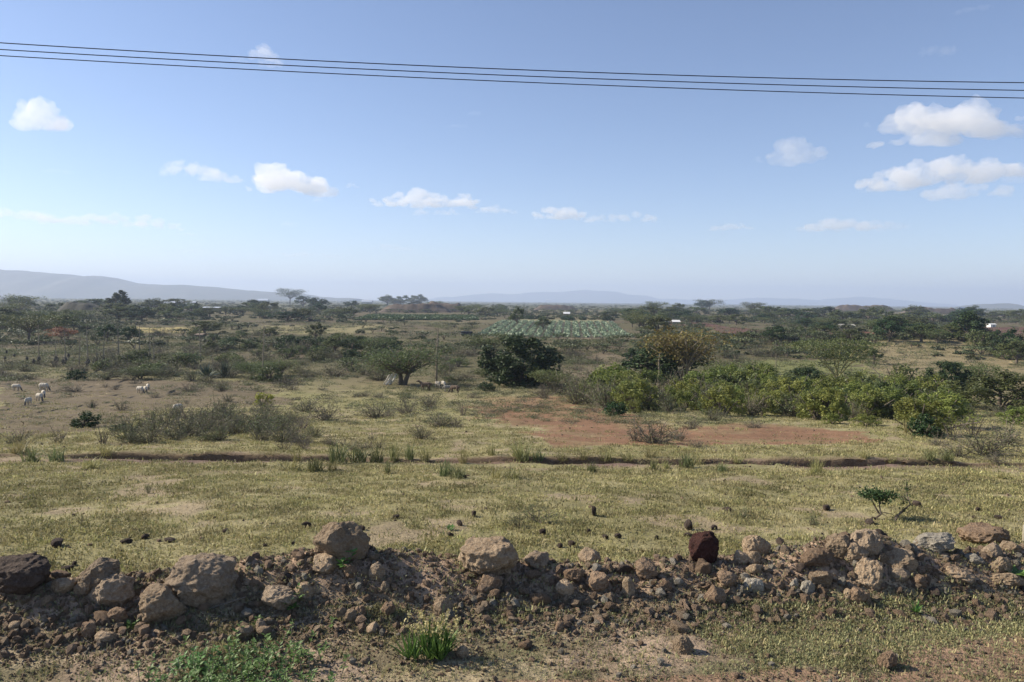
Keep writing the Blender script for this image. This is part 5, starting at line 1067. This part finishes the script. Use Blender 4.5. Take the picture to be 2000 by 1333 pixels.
# ------------------------------------------------------------------ sheep and goats
def mat_fleece(name, c0, c1):
    m, t, out = new_mat(name); at = N(t, 'ShaderNodeAttribute', attribute_name='tint'); mix = N(t, 'ShaderNodeMix', data_type='RGBA'); mix.inputs['A'].default_value = rgb(c0); mix.inputs['B'].default_value = rgb(c1); L(t, at.outputs['Fac'], mix.inputs['Factor'])
    pb = N(t, 'ShaderNodeBsdfPrincipled'); setin(pb, Roughness=.95); L(t, mix.outputs['Result'], pb.inputs['Base Color']); L(t, pb.outputs[0], out.inputs['Surface']); return m
M_FLEECE = mat_fleece('white_fleece', (0.50, 0.45, 0.36), (0.09, 0.075, 0.06)); M_GOAT = mat_fleece('brown_goat_hair', (0.12, 0.085, 0.06), (0.05, 0.04, 0.03)); M_SPOT = mat_fleece('grey_fleece', (0.30, 0.27, 0.22), (0.08, 0.07, 0.055))
def animal(seed, fat=1.0, graze=True):
    """one continuous body facing +x, about 1.1 m long, 0.75 m at the back"""
    r = np.random.default_rng(seed); Vs, Fs, n = [], [], 0; V0, F0 = ico(2)
    def blob(c, s):
        nonlocal n
        Vs.append(V0 * np.array(s) + np.array(c)); Fs.append(F0 + n); n += len(V0)
    def limb(pts, rad):
        pts = np.array(pts, float)
        for a, b, ra, rb in zip(pts[:-1], pts[1:], rad[:-1], rad[1:]):
            for t in np.linspace(0, 1, 6): q = ra + (rb - ra) * t; blob(a + (b - a) * t, (q, q, q))
    blob((-.22, 0, .60), (.30, .185 * fat, .205 * fat)); blob((.0, 0, .58), (.32, .20 * fat, .22 * fat)); blob((.24, 0, .60), (.24, .17 * fat, .20 * fat))
    hd = (.62, .02, .16) if graze else (.62, .03, .86)
    nk = (.46, .01, .45) if graze else (.46, .01, .76)
    limb([(.32, 0, .64), nk, hd], [.13, .095, .075]); d = np.array([.10, 0, -.10]) if graze else np.array([.15, 0, -.06]); limb([hd, np.array(hd) + d], [.075, .045])
    for s in (-1, 1): limb([np.array(hd) + [-.03, s * .05, .04], np.array(hd) + [-.06, s * .15, .02]], [.03, .02])
    for s in (-1, 1):
        st = r.uniform(-.06, .06); limb([(.25 + st * .3, s * .10, .46), (.26 + st, s * .10, .24), (.25 + st, s * .10, .03)], [.075, .042, .036])
        st = r.uniform(-.06, .06); limb([(-.33, s * .10, .50), (-.27 + st * .4, s * .11, .33), (-.37 + st, s * .10, .22), (-.34 + st, s * .10, .03)], [.10, .065, .04, .036])
    limb([(-.50, 0, .66), (-.57, 0, .52), (-.57, 0, .38)], [.05, .05, .03])
    tmp = bpy.data.objects.new('tmp', mesh('tmp', np.concatenate(Vs), np.concatenate(Fs), [])); COL.objects.link(tmp); md = tmp.modifiers.new('r', 'REMESH'); md.mode = 'VOXEL'; md.voxel_size = .024
    me = bpy.data.meshes.new_from_object(tmp.evaluated_get(bpy.context.evaluated_depsgraph_get())); bpy.data.objects.remove(tmp)
    nv = len(me.vertices); co = np.zeros(nv * 3, np.float32); me.vertices.foreach_get('co', co); co = co.reshape(-1, 3)
    fl = (fbm3(co.astype(float) * 9, seed, 2) - .4) * .03; c2 = co.copy(); body = (co[:, 0] < .4) & (co[:, 2] > .36); no = np.zeros(nv * 3, np.float32); me.vertex_normals.foreach_get('vector', no); c2 += no.reshape(-1, 3) * (fl * body)[:, None]
    me.vertices.foreach_set('co', c2.astype(np.float32).ravel())
    dark = np.clip(sstep(.5, .56, co[:, 0]) + (1 - sstep(.10, .30, co[:, 2])) * .75, 0, 1).astype(np.float32)
    at = me.attributes.new('tint', 'FLOAT', 'POINT'); at.data.foreach_set('value', dark); me.polygons.foreach_set('use_smooth', np.ones(len(me.polygons), bool)); me.update(); return me
A_G = [animal(1), animal(2, 1.08)]; A_H = [animal(3, .85, False), animal(4, .9, True)]
def herd(px, py, len_px, rz, me, mat, label, name, cat, group):
    p = G(px, py); k = mpp(p); s = len_px * k / 1.3; m2 = me.copy(); m2.materials.clear(); m2.materials.append(mat)
    tag(obj(name, m2, loc=(p[0], p[1], p[2] - .01), rz=rz, sc=s), label, cat, group)
SG = 'white sheep grazing on the bare pasture'
herd(32, 764, 23, -.1, A_G[0], M_FLEECE, 'white sheep grazing alone at the far left, facing right', 'sheep', 'sheep', SG); herd(86, 764, 26, -.15, A_G[1], M_FLEECE, 'rear white sheep of the left trio, facing right', 'sheep', 'sheep', SG); herd(85, 777, 24, -.9, A_G[0], M_FLEECE, 'middle white sheep of the left trio, half hidden by another', 'sheep', 'sheep', SG); herd(77, 784, 26, -.6, A_G[1], M_FLEECE, 'front white sheep of the left trio, head down', 'sheep', 'sheep', SG); herd(55, 792, 26, -1.5, A_G[0], M_FLEECE, 'white sheep seen head on below the left trio', 'sheep', 'sheep', SG)
herd(274, 769, 24, -.5, A_G[0], M_FLEECE, 'left white sheep of the right trio', 'sheep', 'sheep', SG); herd(284, 768, 22, -.9, A_G[1], M_FLEECE, 'middle white sheep of the right trio', 'sheep', 'sheep', SG); herd(289, 762, 20, -1.0, A_G[0], M_FLEECE, 'far white sheep of the right trio', 'sheep', 'sheep', SG); herd(347, 806, 28, -2.0, A_G[1], M_FLEECE, 'lone white sheep beside the scrub band, seen end on', 'sheep', 'sheep', SG)
GG = 'animals resting in the shade right of the spreading thorn tree'
herd(831, 764, 30, 3.0, A_H[0], M_GOAT, 'brown goat standing in shade, leftmost of the resting group', 'goat', 'goat', GG); herd(855, 759, 24, -1.0, A_H[1], M_SPOT, 'grey sheep behind the goats at the foot of the thickest agave pole', 'sheep', 'sheep', GG); herd(866, 759, 24, -1.2, A_G[1], M_FLEECE, 'white sheep among the animals resting in the shade', 'sheep', 'sheep', GG); herd(874, 766, 22, .4, A_G[0], M_SPOT, 'grey sheep in front of the white one in the shade', 'sheep', 'sheep', GG); herd(888, 768, 26, 2.7, A_H[1], M_GOAT, 'dark goat at the right end of the resting group', 'goat', 'goat', GG); herd(713, 708, 8, -1.4, A_H[0], M_FLEECE, 'tiny white animal far back on the rough ground above the umbrella tree', 'goat', 'goat', None)
herd(1188, 683, 8, .1, A_G[0], M_GOAT, 'dark animal grazing on the bare slope, upper of two', 'cow', 'cow', 'dark cattle on the bare slope'); herd(1183, 689, 8, .2, A_G[1], M_GOAT, 'dark animal grazing on the bare slope, lower of two', 'cow', 'cow', 'dark cattle on the bare slope')

# ------------------------------------------------------------------ fields
def patch(name, poly, mat, lift=.05, nx=40, ny=14, furrow=0.0, ang=0.0):
    """a field laid on the ground between four corners (photo order: near left, near right, far right, far left)"""
    c = ground_at([q[0] for q in poly], [q[1] for q in poly])[:, :2]
    u = np.linspace(0, 1, nx)[None, :, None]; v = np.linspace(0, 1, ny)[:, None, None]
    XY = (c[0] * (1 - u) + c[1] * u) * (1 - v) + (c[3] * (1 - u) + c[2] * u) * v; x, y = XY[..., 0].ravel(), XY[..., 1].ravel()
    z = H(x, y) + lift + (furrow * ((np.arange(len(x)) // nx) % 2) if furrow else 0)
    i = np.arange(ny - 1)[:, None] * nx + np.arange(nx - 1)[None]; V = np.stack([x, y, z], 1)
    return struct(obj(name, mesh(name, V, np.stack([i, i + 1, i + nx + 1, i + nx], -1).reshape(-1, 4), mat))), c
M_PLOUGH = mat_plain('ploughed_red_soil', (0.085, 0.040, 0.027), (0.14, 0.068, 0.044), .35, bump=.5, coords='Object'); M_SOIL = mat_plain('crop_soil', (0.06, 0.055, 0.03), (0.10, 0.085, 0.05), .4)
M_CROP = mat_leaf('cabbage_leaf', (0.13, 0.19, 0.11), (0.32, 0.38, 0.25), .15, rough=.55, var=.15, spec=.3); M_CROPG = mat_leaf('green_crop_leaf', (0.045, 0.085, 0.03), (0.075, 0.12, 0.045), .3, var=.15)
patch('ploughed_field', [(1280, 634), (1420, 640), (1385, 633), (1275, 629)], M_PLOUGH, .12, 40, 22, .12); patch('ploughed_field', [(1430, 660), (1512, 657), (1480, 645), (1385, 636)], M_PLOUGH, .12, 40, 22, .12); patch('ploughed_field', [(1560, 660), (1725, 664), (1710, 654), (1590, 651)], M_PLOUGH, .12, 40, 22, .12); patch('ploughed_field', [(1905, 664), (2060, 678), (2060, 641), (1880, 640)], M_PLOUGH, .12, 40, 30, .12)
_, cc = patch('crop_field', [(932, 656), (1247, 660), (1202, 630), (982, 628)], M_SOIL, .05)
def crop_rows(name, c, nrow, nper, mat, size, hgt, seed, diag=.35):
    r = np.random.default_rng(seed); V_, F_, T_, n = [], [], [], 0
    u = np.repeat((np.arange(nrow) // 3 + .12 + .19 * (np.arange(nrow) % 3)) / (nrow / 3) if nrow < 70 else np.linspace(.01, .99, nrow), nper); v = np.tile(np.linspace(.02, .98, nper), nrow) + r.normal(0, .004, nrow * nper); u = np.clip(u + (r.normal(0, .0022, len(u))), 0, 1)
    XY = (c[0] * (1 - u)[:, None] + c[1] * u[:, None]) * (1 - v)[:, None] + (c[3] * (1 - u)[:, None] + c[2] * u[:, None]) * v[:, None]
    k = r.uniform(size=len(u)) < .93; XY = XY[k]; z = H(XY[:, 0], XY[:, 1]) + .06; m = 9; P_ = np.repeat(np.stack([XY[:, 0], XY[:, 1], z], 1), m, 0) + np.abs(r.normal(size=(len(z) * m, 3))) * [0, 0, hgt * .5] + r.normal(size=(len(z) * m, 3)) * [size * .3, size * .45, 0] + [0, 0, hgt * .2]
    Vv, Fq, t = leaf_cards(P_, size, r, .75, 0, .5); o = obj(name, mesh(name, Vv, Fq, mat, attrs={'tint': t})); o['kind'] = 'stuff'; return o
crop_rows('cabbage_rows', cc, 48, 60, M_CROP, .62, .55, 3)
_, cg = patch('green_crop_strip', [(690, 626), (935, 626), (930, 618), (720, 617)], M_SOIL, .05); crop_rows('green_crop', cg, 80, 22, M_CROPG, 1.2, .6, 4)
_, cg = patch('pale_grass_strip', [(1000, 630), (1200, 631), (1180, 626), (1010, 624)], mat_plain('pale_grass', (.17, .165, .08), (.24, .22, .11), .3), .08)

# ------------------------------------------------------------------ heaps of dug earth
M_MOUND = mat_plain('dug_earth', (0.075, 0.058, 0.043), (0.145, 0.112, 0.082), .35, bump=.6); M_MOUND_SHADE = mat_plain('shade_toned_dug_earth', (0.028, 0.030, 0.020), (0.055, 0.052, 0.036), .3, bump=.6)  # second earth: plant green, darkened to put the heap's shaded face into the colour
def heap(px0, px1, base, top, dist_base, mat, label, seed, flat=.5):
    """long heap of dug earth standing on the plain"""
    p = G((px0 + px1) / 2, dist_base); d = p[1]; x0 = (px0 - 1000) / F * d; x1 = (px1 - 1000) / F * d; hgt = (base - top) / F * d; nx, ny = 90, 26; dep = max(hgt * 3.0, (x1 - x0) * .18)
    u = np.linspace(-1, 1, nx)[None]; v = np.linspace(-1, 1, ny)[:, None]; X = (x0 + x1) / 2 + u * (x1 - x0) / 2 + 0 * v; Y = d + dep / 2 + v * dep / 2 + 0 * u
    s = np.clip((1 - np.abs(u) ** 2.6) * (1 - np.abs(v)) * 1.7, 0, 1) ** .9; Z = H(X, Y, False) - .5 + s * (hgt + .5) * (.62 + .72 * fbm2(X / hgt * .45, Y / hgt * .45, seed, 4)) + s * hgt * .30 * (noise2(X / hgt * 1.2, Y / hgt * 1.2, seed + 4) - .5)
    i = np.arange(ny - 1)[:, None] * nx + np.arange(nx - 1)[None]; o = obj('earth_heap', mesh('earth_heap', np.stack([X, Y, Z], -1).reshape(-1, 3), np.stack([i, i + 1, i + nx + 1, i + nx], -1).reshape(-1, 4), mat)); return tag(o, label, 'earth heap', 'heaps of dug earth on the plain')
heap(88, 225, 614, 591, 616, M_MOUND_SHADE, 'long dark flat topped earth heap behind the left trees', 1); heap(735, 880, 608, 592, 611, M_MOUND, 'brown earth heap with trees on top left of centre', 2); heap(825, 905, 612, 592, 610, M_MOUND, 'lower brown earth heap right of the one with trees', 3); heap(1628, 1760, 610, 598, 610, M_MOUND, 'long brown earth ridge on the right horizon', 4); heap(1768, 1885, 614, 602, 613, M_MOUND, 'second brown earth ridge right of the long one', 5); heap(-30, 22, 626, 605, 628, M_MOUND_SHADE, 'dark earth heap at the left edge', 6); heap(1040, 1130, 608, 598, 606, M_MOUND, 'low brown earth heap behind the cabbage field', 7)

# ------------------------------------------------------------------ buildings
M_TIN = mat_plain('tin_roof', (0.42, 0.46, 0.52), (0.55, 0.58, 0.62), .8, rough=.45, bump=0, spec=.5); M_TINW = mat_plain('white_tin', (0.7, 0.7, 0.68), (0.8, 0.8, 0.78), .8, rough=.5, bump=0); M_WALLP = mat_plain('pale_wall', (0.40, 0.37, 0.32), (0.5, 0.46, 0.40), .7, bump=0); M_WALLB = mat_plain('brown_wall', (0.16, 0.12, 0.09), (0.22, 0.17, 0.13), .7, bump=0); M_WALLD = mat_plain('dark_wall', (0.05, 0.045, 0.045), (0.08, 0.075, 0.07), .7, bump=0); M_DOOR = mat_plain('door_dark', (0.04, 0.04, 0.045), (0.07, 0.07, 0.075), 1, bump=0); M_THATCH = mat_plain('weathered_roof', (0.34, 0.32, 0.27), (0.45, 0.42, 0.36), 1.2, bump=0)
def house(px, base, w, h, wall, roof, label, name='house', roof_share=.5, gable=False, cat='house', nwin=2, group='small houses and sheds on the plain', dx=0):
    p = G(px, base); k = mpp(p); W, Hh = w * k, h * k; D = max(W * .5, 3.0) if not gable else W; hw = Hh * (1 - roof_share); t = thing(name, label, cat, p, rz=dx, group=group)
    g = Geo(); g.box((0, D / 2, hw / 2 - .2), (W, D, hw + .4))
    if gable: g.add([[-W / 2, 0, hw], [W / 2, 0, hw], [0, 0, Hh * .96], [-W / 2, .2, hw], [W / 2, .2, hw], [0, .2, Hh * .96]], [[0, 1, 2], [3, 5, 4]])
    obj('wall', g.build('wall', [wall]), t); g = Geo(); e = .35; th = .12
    if gable: q = np.array([[-W / 2 - e, hw - .15], [0, Hh], [W / 2 + e, hw - .15]]); 
    if gable:
        for a, b in ((0, 1), (1, 2)):
            V = [[q[a][0], -e, q[a][1]], [q[b][0], -e, q[b][1]], [q[b][0], D + e, q[b][1]], [q[a][0], D + e, q[a][1]]]; V = V + [[v[0], v[1], v[2] - th] for v in V]; g.add(V, [[0, 1, 2, 3], [7, 6, 5, 4], [0, 4, 5, 1], [1, 5, 6, 2], [2, 6, 7, 3], [3, 7, 4, 0]])
    else:
        for y0, z0, y1, z1 in ((-e, hw, D / 2, Hh), (D / 2, Hh, D + e, hw)):
            V = [[-W / 2 - e, y0, z0], [W / 2 + e, y0, z0], [W / 2 + e, y1, z1], [-W / 2 - e, y1, z1]]; V = V + [[v[0], v[1], v[2] + th] for v in V]; g.add(V, [[3, 2, 1, 0], [4, 5, 6, 7], [0, 1, 5, 4], [1, 2, 6, 5], [2, 3, 7, 6], [3, 0, 4, 7]])
    obj('roof', g.build('roof', [roof]), t); dh = min(hw * .85, 2.0); g = Geo(); g.box((W * .12, -.02, dh / 2), (min(1.0, W * .2), .06, dh)); obj('door', g.build('door', [M_DOOR]), t)
    for q in range(nwin):
        g = Geo(); g.box((-W * .30 + q * W * .62, -.02, hw * .6), (min(.9, W * .12), .06, min(.8, hw * .35))); obj('window', g.build('window', [M_DOOR]), t)
    return t
house(345, 604, 62, 15, M_WALLP, M_TIN, 'long low shed with a pale blue tin roof on the left', 'shed', .62, nwin=4); house(412, 609, 32, 9, M_WALLD, M_TIN, 'dark low shed right of the blue roofed shed', 'shed', .2); house(466, 606, 13, 9, M_TINW, M_TINW, 'small white gabled house on the left plain', 'house', .5, True, nwin=0); house(497, 608, 26, 8, M_WALLB, M_THATCH, 'brown flat shed right of the white gabled house', 'shed', .25); house(388, 608, 9, 4, M_TINW, M_TINW, 'tiny white shed left of the dark low shed', 'shed', .3, nwin=0); house(388, 662, 10, 9, M_WALLD, M_WALLB, 'dark little hut in the rough ground', 'hut', .25, nwin=0); house(612, 628, 20, 7, M_WALLD, M_WALLB, 'dark shed under the trees left of centre', 'shed', .25, nwin=1)
house(513, 590, 20, 6, M_WALLP, M_TIN, 'far shed left of the horizon acacia', 'shed', .5); house(716, 594, 20, 8, M_WALLP, M_TIN, 'far grey roofed house left of the mound with trees', 'house', .5); house(1107, 618, 11, 8, M_WALLB, M_TINW, 'small white fronted shed behind the cabbage field', 'shed', .45, nwin=0); house(1276, 612, 14, 4, M_WALLB, M_TINW, 'low white roof among the trees right of the cabbage field', 'shed', .5, nwin=0); house(1321, 634, 13, 8, M_WALLD, M_TINW, 'dark shed with a bright white roof by the ploughed field', 'shed', .45, nwin=0); house(1298, 634, 16, 7, M_WALLB, M_THATCH, 'open hut left of the white roofed shed', 'hut', .35, nwin=1); house(1655, 642, 28, 8, M_WALLD, M_THATCH, 'hut with a weathered pale roof in the right wood', 'hut', .4, nwin=1); house(1660, 607, 22, 5, M_WALLP, M_TINW, 'long white roofed shed below the earth ridge', 'shed', .5, nwin=2); house(1940, 640, 10, 7, M_TINW, M_TINW, 'tiny white kiosk at the edge of the right red field', 'kiosk', .2, nwin=0); house(757, 591, 13, 4, M_WALLP, M_TINW, 'white roofed shed on the heap with trees', 'shed', .5, nwin=0); house(1072, 590, 12, 6, M_WALLP, M_WALLP, 'pale far building on the centre horizon', 'house', .2, nwin=2); house(1886, 606, 20, 5, M_WALLD, mat_plain('blue_sheet', (.06, .10, .22), (.09, .14, .28), 1, bump=0), 'low shed with a dark blue roof on the right horizon', 'shed', .5, nwin=0)

# ------------------------------------------------------------------ parked truck at the track
p = G(912, 657); k = mpp(p); s = 24 * k / 6.4; t = thing('truck', 'dark parked lorry left of the cabbage field', 'truck', p, rz=.15, sc=s); M_TRK = mat_plain('dark_truck_paint', (.03, .03, .035), (.05, .05, .055), 2, rough=.5, bump=0); M_GLS = mat_plain('windscreen_glass', (.02, .025, .03), (.03, .035, .04), 1, rough=.1, bump=0, spec=.6); M_TYR = mat_plain('tyre_rubber', (.015, .015, .015), (.03, .03, .03), 3, bump=0)
g = Geo(); g.box((-.9, 0, 1.75), (4.4, 2.3, 1.5)); [g.box((-2.9 + q * .8, -1.17, 1.75), (.08, .05, 1.5)) for q in range(6)]; obj('cargo_box', g.build('cargo_box', [M_TRK]), t)
g = Geo(); g.add([[1.45, y, z] for y in (-1.1, 1.1) for z in (.7, 2.5)] + [[3.2, y, z] for y in (-1.1, 1.1) for z in (.7, 1.6)] + [[2.5, y, 2.5] for y in (-1.1, 1.1)], [[0, 2, 3, 1], [4, 5, 7, 6], [5, 8, 9, 7], [1, 3, 9, 8], [0, 4, 6, 2], [0, 1, 8, 5], [2, 7, 9, 3]]); g.F[(0, 3)] = [np.array([[0, 5, 4], [2, 6, 7]])]; cabo = obj('cab', g.build('cab', [M_TRK]), t)
g = Geo(); g.box((2.87, 0, 2.06), (.05, 1.9, .85), R=[[.79, 0, -.61], [0, 1, 0], [.61, 0, .79]]); obj('windscreen', g.build('windscreen', [M_GLS]), cabo); g = Geo(); g.box((2.1, -1.11, 1.95), (.8, .05, .6)); obj('side_window', g.build('side_window', [M_GLS]), cabo); g = Geo(); g.box((0, 0, .8), (6.2, .9, .25)); obj('chassis', g.build('chassis', [M_TRK]), t)
gw = Geo(); gw.tube([[0, -.16, 0], [0, -.15, 0], [0, .15, 0], [0, .16, 0]], [.2, .48, .48, .2], 14); wm = gw.build('wheel', [M_TYR])
for x in (-2.3, -1.2, 2.4):
    for y in (-.98, .98): obj('wheel', wm, t, loc=(x, y, .48))

# ------------------------------------------------------------------ power lines
M_WIRE = mat_plain('black_wire', (.012, .012, .018), (.02, .02, .028), 5, rough=.6, bump=0)
for i, (ya, yb_, yc, y0, lab) in enumerate([(84, 136, 162, 15.0, 'upper of the three black power lines across the sky'), (97, 148, 177, 15.45, 'middle of the three black power lines across the sky'), (109, 160, 192, 15.9, 'lower of the three black power lines across the sky')]):
    D_ = ray_dir(np.array([0, 1000, 2000]), np.array([ya, yb_, yc])); t_ = y0 / (D_[:, 1] - .05 * D_[:, 0]); P3 = np.array([0, 0, CAM_Z]) + D_ * t_[:, None]
    cf = np.polyfit(P3[:, 0], P3[:, 2], 2); x = np.linspace(-26, 26, 90); g = Geo(); g.tube(np.stack([x, y0 + .05 * x, np.polyval(cf, x)], 1), .0095, 6)
    tag(obj('power_line', g.build('power_line', [M_WIRE], True)), lab, 'power line', 'power lines across the sky')
# ------------------------------------------------------------------ clouds (above and beyond the hazy air)
M_CLOUD = {}
def cloud_mat(dens):
    if dens not in M_CLOUD:
        m, t, out = new_mat('cloud_droplets'); v = N(t, 'ShaderNodeVolumePrincipled')
        v.inputs['Color'].default_value = (1, 1, 1, 1); v.inputs['Density'].default_value = dens; v.inputs['Anisotropy'].default_value = 0.2
        L(t, v.outputs[0], out.inputs['Volume']); M_CLOUD[dens] = m
    return M_CLOUD[dens]

def cloud(px, py, w, h, dens, label, seed, alt=1350.0):
    rng = np.random.default_rng(seed + 500)
    d = ray_dir(np.array([px]), np.array([py]))[0]; d /= d[1]
    dist = min(alt / max(d[2], 1e-3), 15500)
    c = np.array([0, 0, CAM_Z]) + d * dist
    k = dist / F * math.hypot(1, d[0]) ; W, Hh = w * k, h * k
    Vs, Fs, n = [], [], 0
    nb = int(np.clip(w / h * 10, 12, 44))
    V0, F0 = ico(3)
    for b in range(nb):
        u = rng.uniform(-1, 1); env = (1 - abs(u) ** 1.8) ** .7
        r = Hh * rng.uniform(.15, .36) * (.35 + .65 * env)
        z = rng.uniform(-.5, -.15) + rng.uniform(0, .55) * env
        cc = np.array([u * (W / 2 - r * .6), rng.uniform(-.5, .5) * min(W, Hh * 3) * .4, z * Hh + r * .5])
        Vs.append(V0 * np.array([r * 1.35, r * 1.2, r]) + cc); Fs.append(F0 + n); n += len(V0)
    V = np.concatenate(Vs)
    tmp = bpy.data.objects.new('tmp', mesh('tmp', V, np.concatenate(Fs), [])); COL.objects.link(tmp)
    md = tmp.modifiers.new('r', 'REMESH'); md.mode = 'VOXEL'; md.voxel_size = Hh / 26
    me = bpy.data.meshes.new_from_object(tmp.evaluated_get(bpy.context.evaluated_depsgraph_get()))
    bpy.data.objects.remove(tmp)
    nv = len(me.vertices); co = np.zeros(nv * 3, np.float32); me.vertices.foreach_get('co', co); co = co.reshape(-1, 3).astype(float)
    no = np.zeros(nv * 3, np.float32); me.vertex_normals.foreach_get('vector', no); no = no.reshape(-1, 3)
    p = co / Hh
    q = 1 - np.abs(2 * noise3(p * 5.5, seed) - 1); q2 = 1 - np.abs(2 * noise3(p * 12, seed + 3) - 1)
    low = sstep(-.45, -.1, p[:, 2])
    disp = (fbm3(p * np.array([1.6, 1.6, 2.6]), seed + 7, 4) - .49) * .95 + (q - .5) * .16 + (q2 - .5) * .11
    co += no * (disp * Hh * (.45 + .55 * low))[:, None]
    co[:, 2] = np.where(co[:, 2] < -.38 * Hh, -.38 * Hh + (co[:, 2] + .38 * Hh) * .45, co[:, 2])
    me.vertices.foreach_set('co', co.astype(np.float32).ravel()); me.update()
    tmp = bpy.data.objects.new('tmp', me); COL.objects.link(tmp); md = tmp.modifiers.new('r', 'REMESH'); md.mode = 'VOXEL'; md.voxel_size = Hh / 34
    me = bpy.data.meshes.new_from_object(tmp.evaluated_get(bpy.context.evaluated_depsgraph_get())); bpy.data.objects.remove(tmp)
    nv = len(me.vertices); co = np.zeros(nv * 3, np.float32); me.vertices.foreach_get('co', co); co = co.reshape(-1, 3); lo, hi = co.min(0), co.max(0)
    f = np.array([W / (hi[0] - lo[0]), (W + Hh) * .5 / (W * .5 + (hi[2] - lo[2]) * .5), Hh / (hi[2] - lo[2])]); co = (co - (lo + hi) / 2) * np.minimum(f, 1.0)
    me.vertices.foreach_set('co', co.astype(np.float32).ravel()); me.update()
    me.materials.clear(); me.materials.append(cloud_mat(dens))
    o = obj('cloud', me, loc=c, rz=-math.atan2(d[0], 1)); return tag(o, label, 'cloud', 'clouds in the blue sky')
D0, D1, D2 = 0.0042, 0.0021, 0.0010
CL = [(82, 224, 92, 58, D0, 'small round bright white cloud alone at the left, under the power lines'),
      (516, 100, 60, 30, D0, 'ragged white cloud crossed by the power lines'), (530, 122, 50, 20, D1, 'thin lower shred of the cloud crossed by the power lines'), (465, 115, 36, 12, D1, 'faint wisp just left of the cloud on the power lines'),
      (372, 330, 104, 30, D1, 'white cloud with a flat ragged base, left one of a pair at mid height'), (432, 343, 82, 28, D1, 'broken white cloud touching the right end of a flatter one'),
      (572, 352, 172, 56, D0, 'largest white cumulus left of centre, with a domed top'), (688, 362, 28, 12, D1, 'tiny white puff beside the domed cumulus left of centre'), (622, 390, 26, 11, D2, 'tiny faint puff below the domed cumulus'),
      (838, 387, 228, 40, D0, 'long white cumulus near the centre of the sky'), (822, 414, 36, 16, D1, 'small puff below the long central cumulus, left one'), (872, 414, 60, 14, D1, 'small flat puff below the middle of the long central cumulus'), (970, 409, 88, 18, D1, 'flat white cloud at the lower right end of the long central cumulus'),
      (1092, 416, 108, 28, D0, 'white cumulus just right of centre, left of a flatter one'), (1216, 424, 152, 22, D1, 'flat white cloud right of the central cumulus pair'),
      (48, 419, 124, 22, D1, 'low white cloud cut by the left edge above the hills'), (222, 430, 225, 28, D1, 'long low white cloud over the left hill range'),
      (1426, 443, 86, 16, D1, 'small flat cloud low in the right half of the sky'), (1640, 438, 150, 28, D1, 'flat based grey white cloud low at the right'), (1742, 441, 60, 20, D2, 'thin cloud tail right of the low grey white cloud'),
      (1846, 232, 240, 78, D0, 'big grey based cumulus just below the power lines at the right'), (1693, 244, 16, 10, D2, 'tiny puff left of the big grey based cumulus'),
      (1556, 294, 108, 52, D1, 'layered white cumulus left of the two big right hand clouds'), (1480, 312, 24, 13, D2, 'tiny puff left of the layered white cumulus'),
      (1832, 336, 262, 50, D0, 'wide grey white cumulus, lower of the two big clouds at the right'), (1886, 371, 152, 32, D1, 'grey layer hanging under the wide right hand cumulus'), (1992, 342, 60, 30, D2, 'pale cloud veil at the right edge beside the wide cumulus'), (1702, 373, 46, 9, D2, 'thin wisp left below the wide right hand cumulus'),
      (1832, 98, 60, 20, D2, 'small faint cloud above the power lines at the right'), (1900, 17, 62, 11, D2, 'faint streak of cloud at the top right corner'),
      (765, 483, 84, 15, D2, 'faint low cloud above the left centre horizon'), (366, 457, 40, 9, D2, 'faint small cloud above the end of the left hills'), (592, 497, 165, 13, D2, 'long faint cloud lying low over the flat topped acacia'), (378, 490, 80, 8, D2, 'very faint streak over the left hills'),
      (894, 246, 46, 8, D2, 'faint speck of cloud in the middle of the sky, lower of two'), (928, 221, 32, 9, D2, 'faint speck of cloud in the middle of the sky, upper of two'), (110, 334, 48, 8, D2, 'thin wisp of cloud below the round bright cloud'), (566, 438, 36, 9, D2, 'faint flat puff under the domed cumulus left of centre')]
for i, c in enumerate(CL):
    cloud(*c[:6], seed=i * 17)

# ------------------------------------------------------------------ haze
hz = Geo(); hz.box((0, 5400, 110), (26000, 14400, 330))
m, t, out = new_mat('pale_haze'); v = N(t, 'ShaderNodeVolumePrincipled')
v.inputs['Color'].default_value = (0.60, 0.715, 0.93, 1); v.inputs['Density'].default_value = 1.95e-4; v.inputs['Anisotropy'].default_value = 0.15
L(t, v.outputs[0], out.inputs['Volume'])
hzo = obj('haze', hz.build('haze', m)); hzo['kind'] = 'stuff'
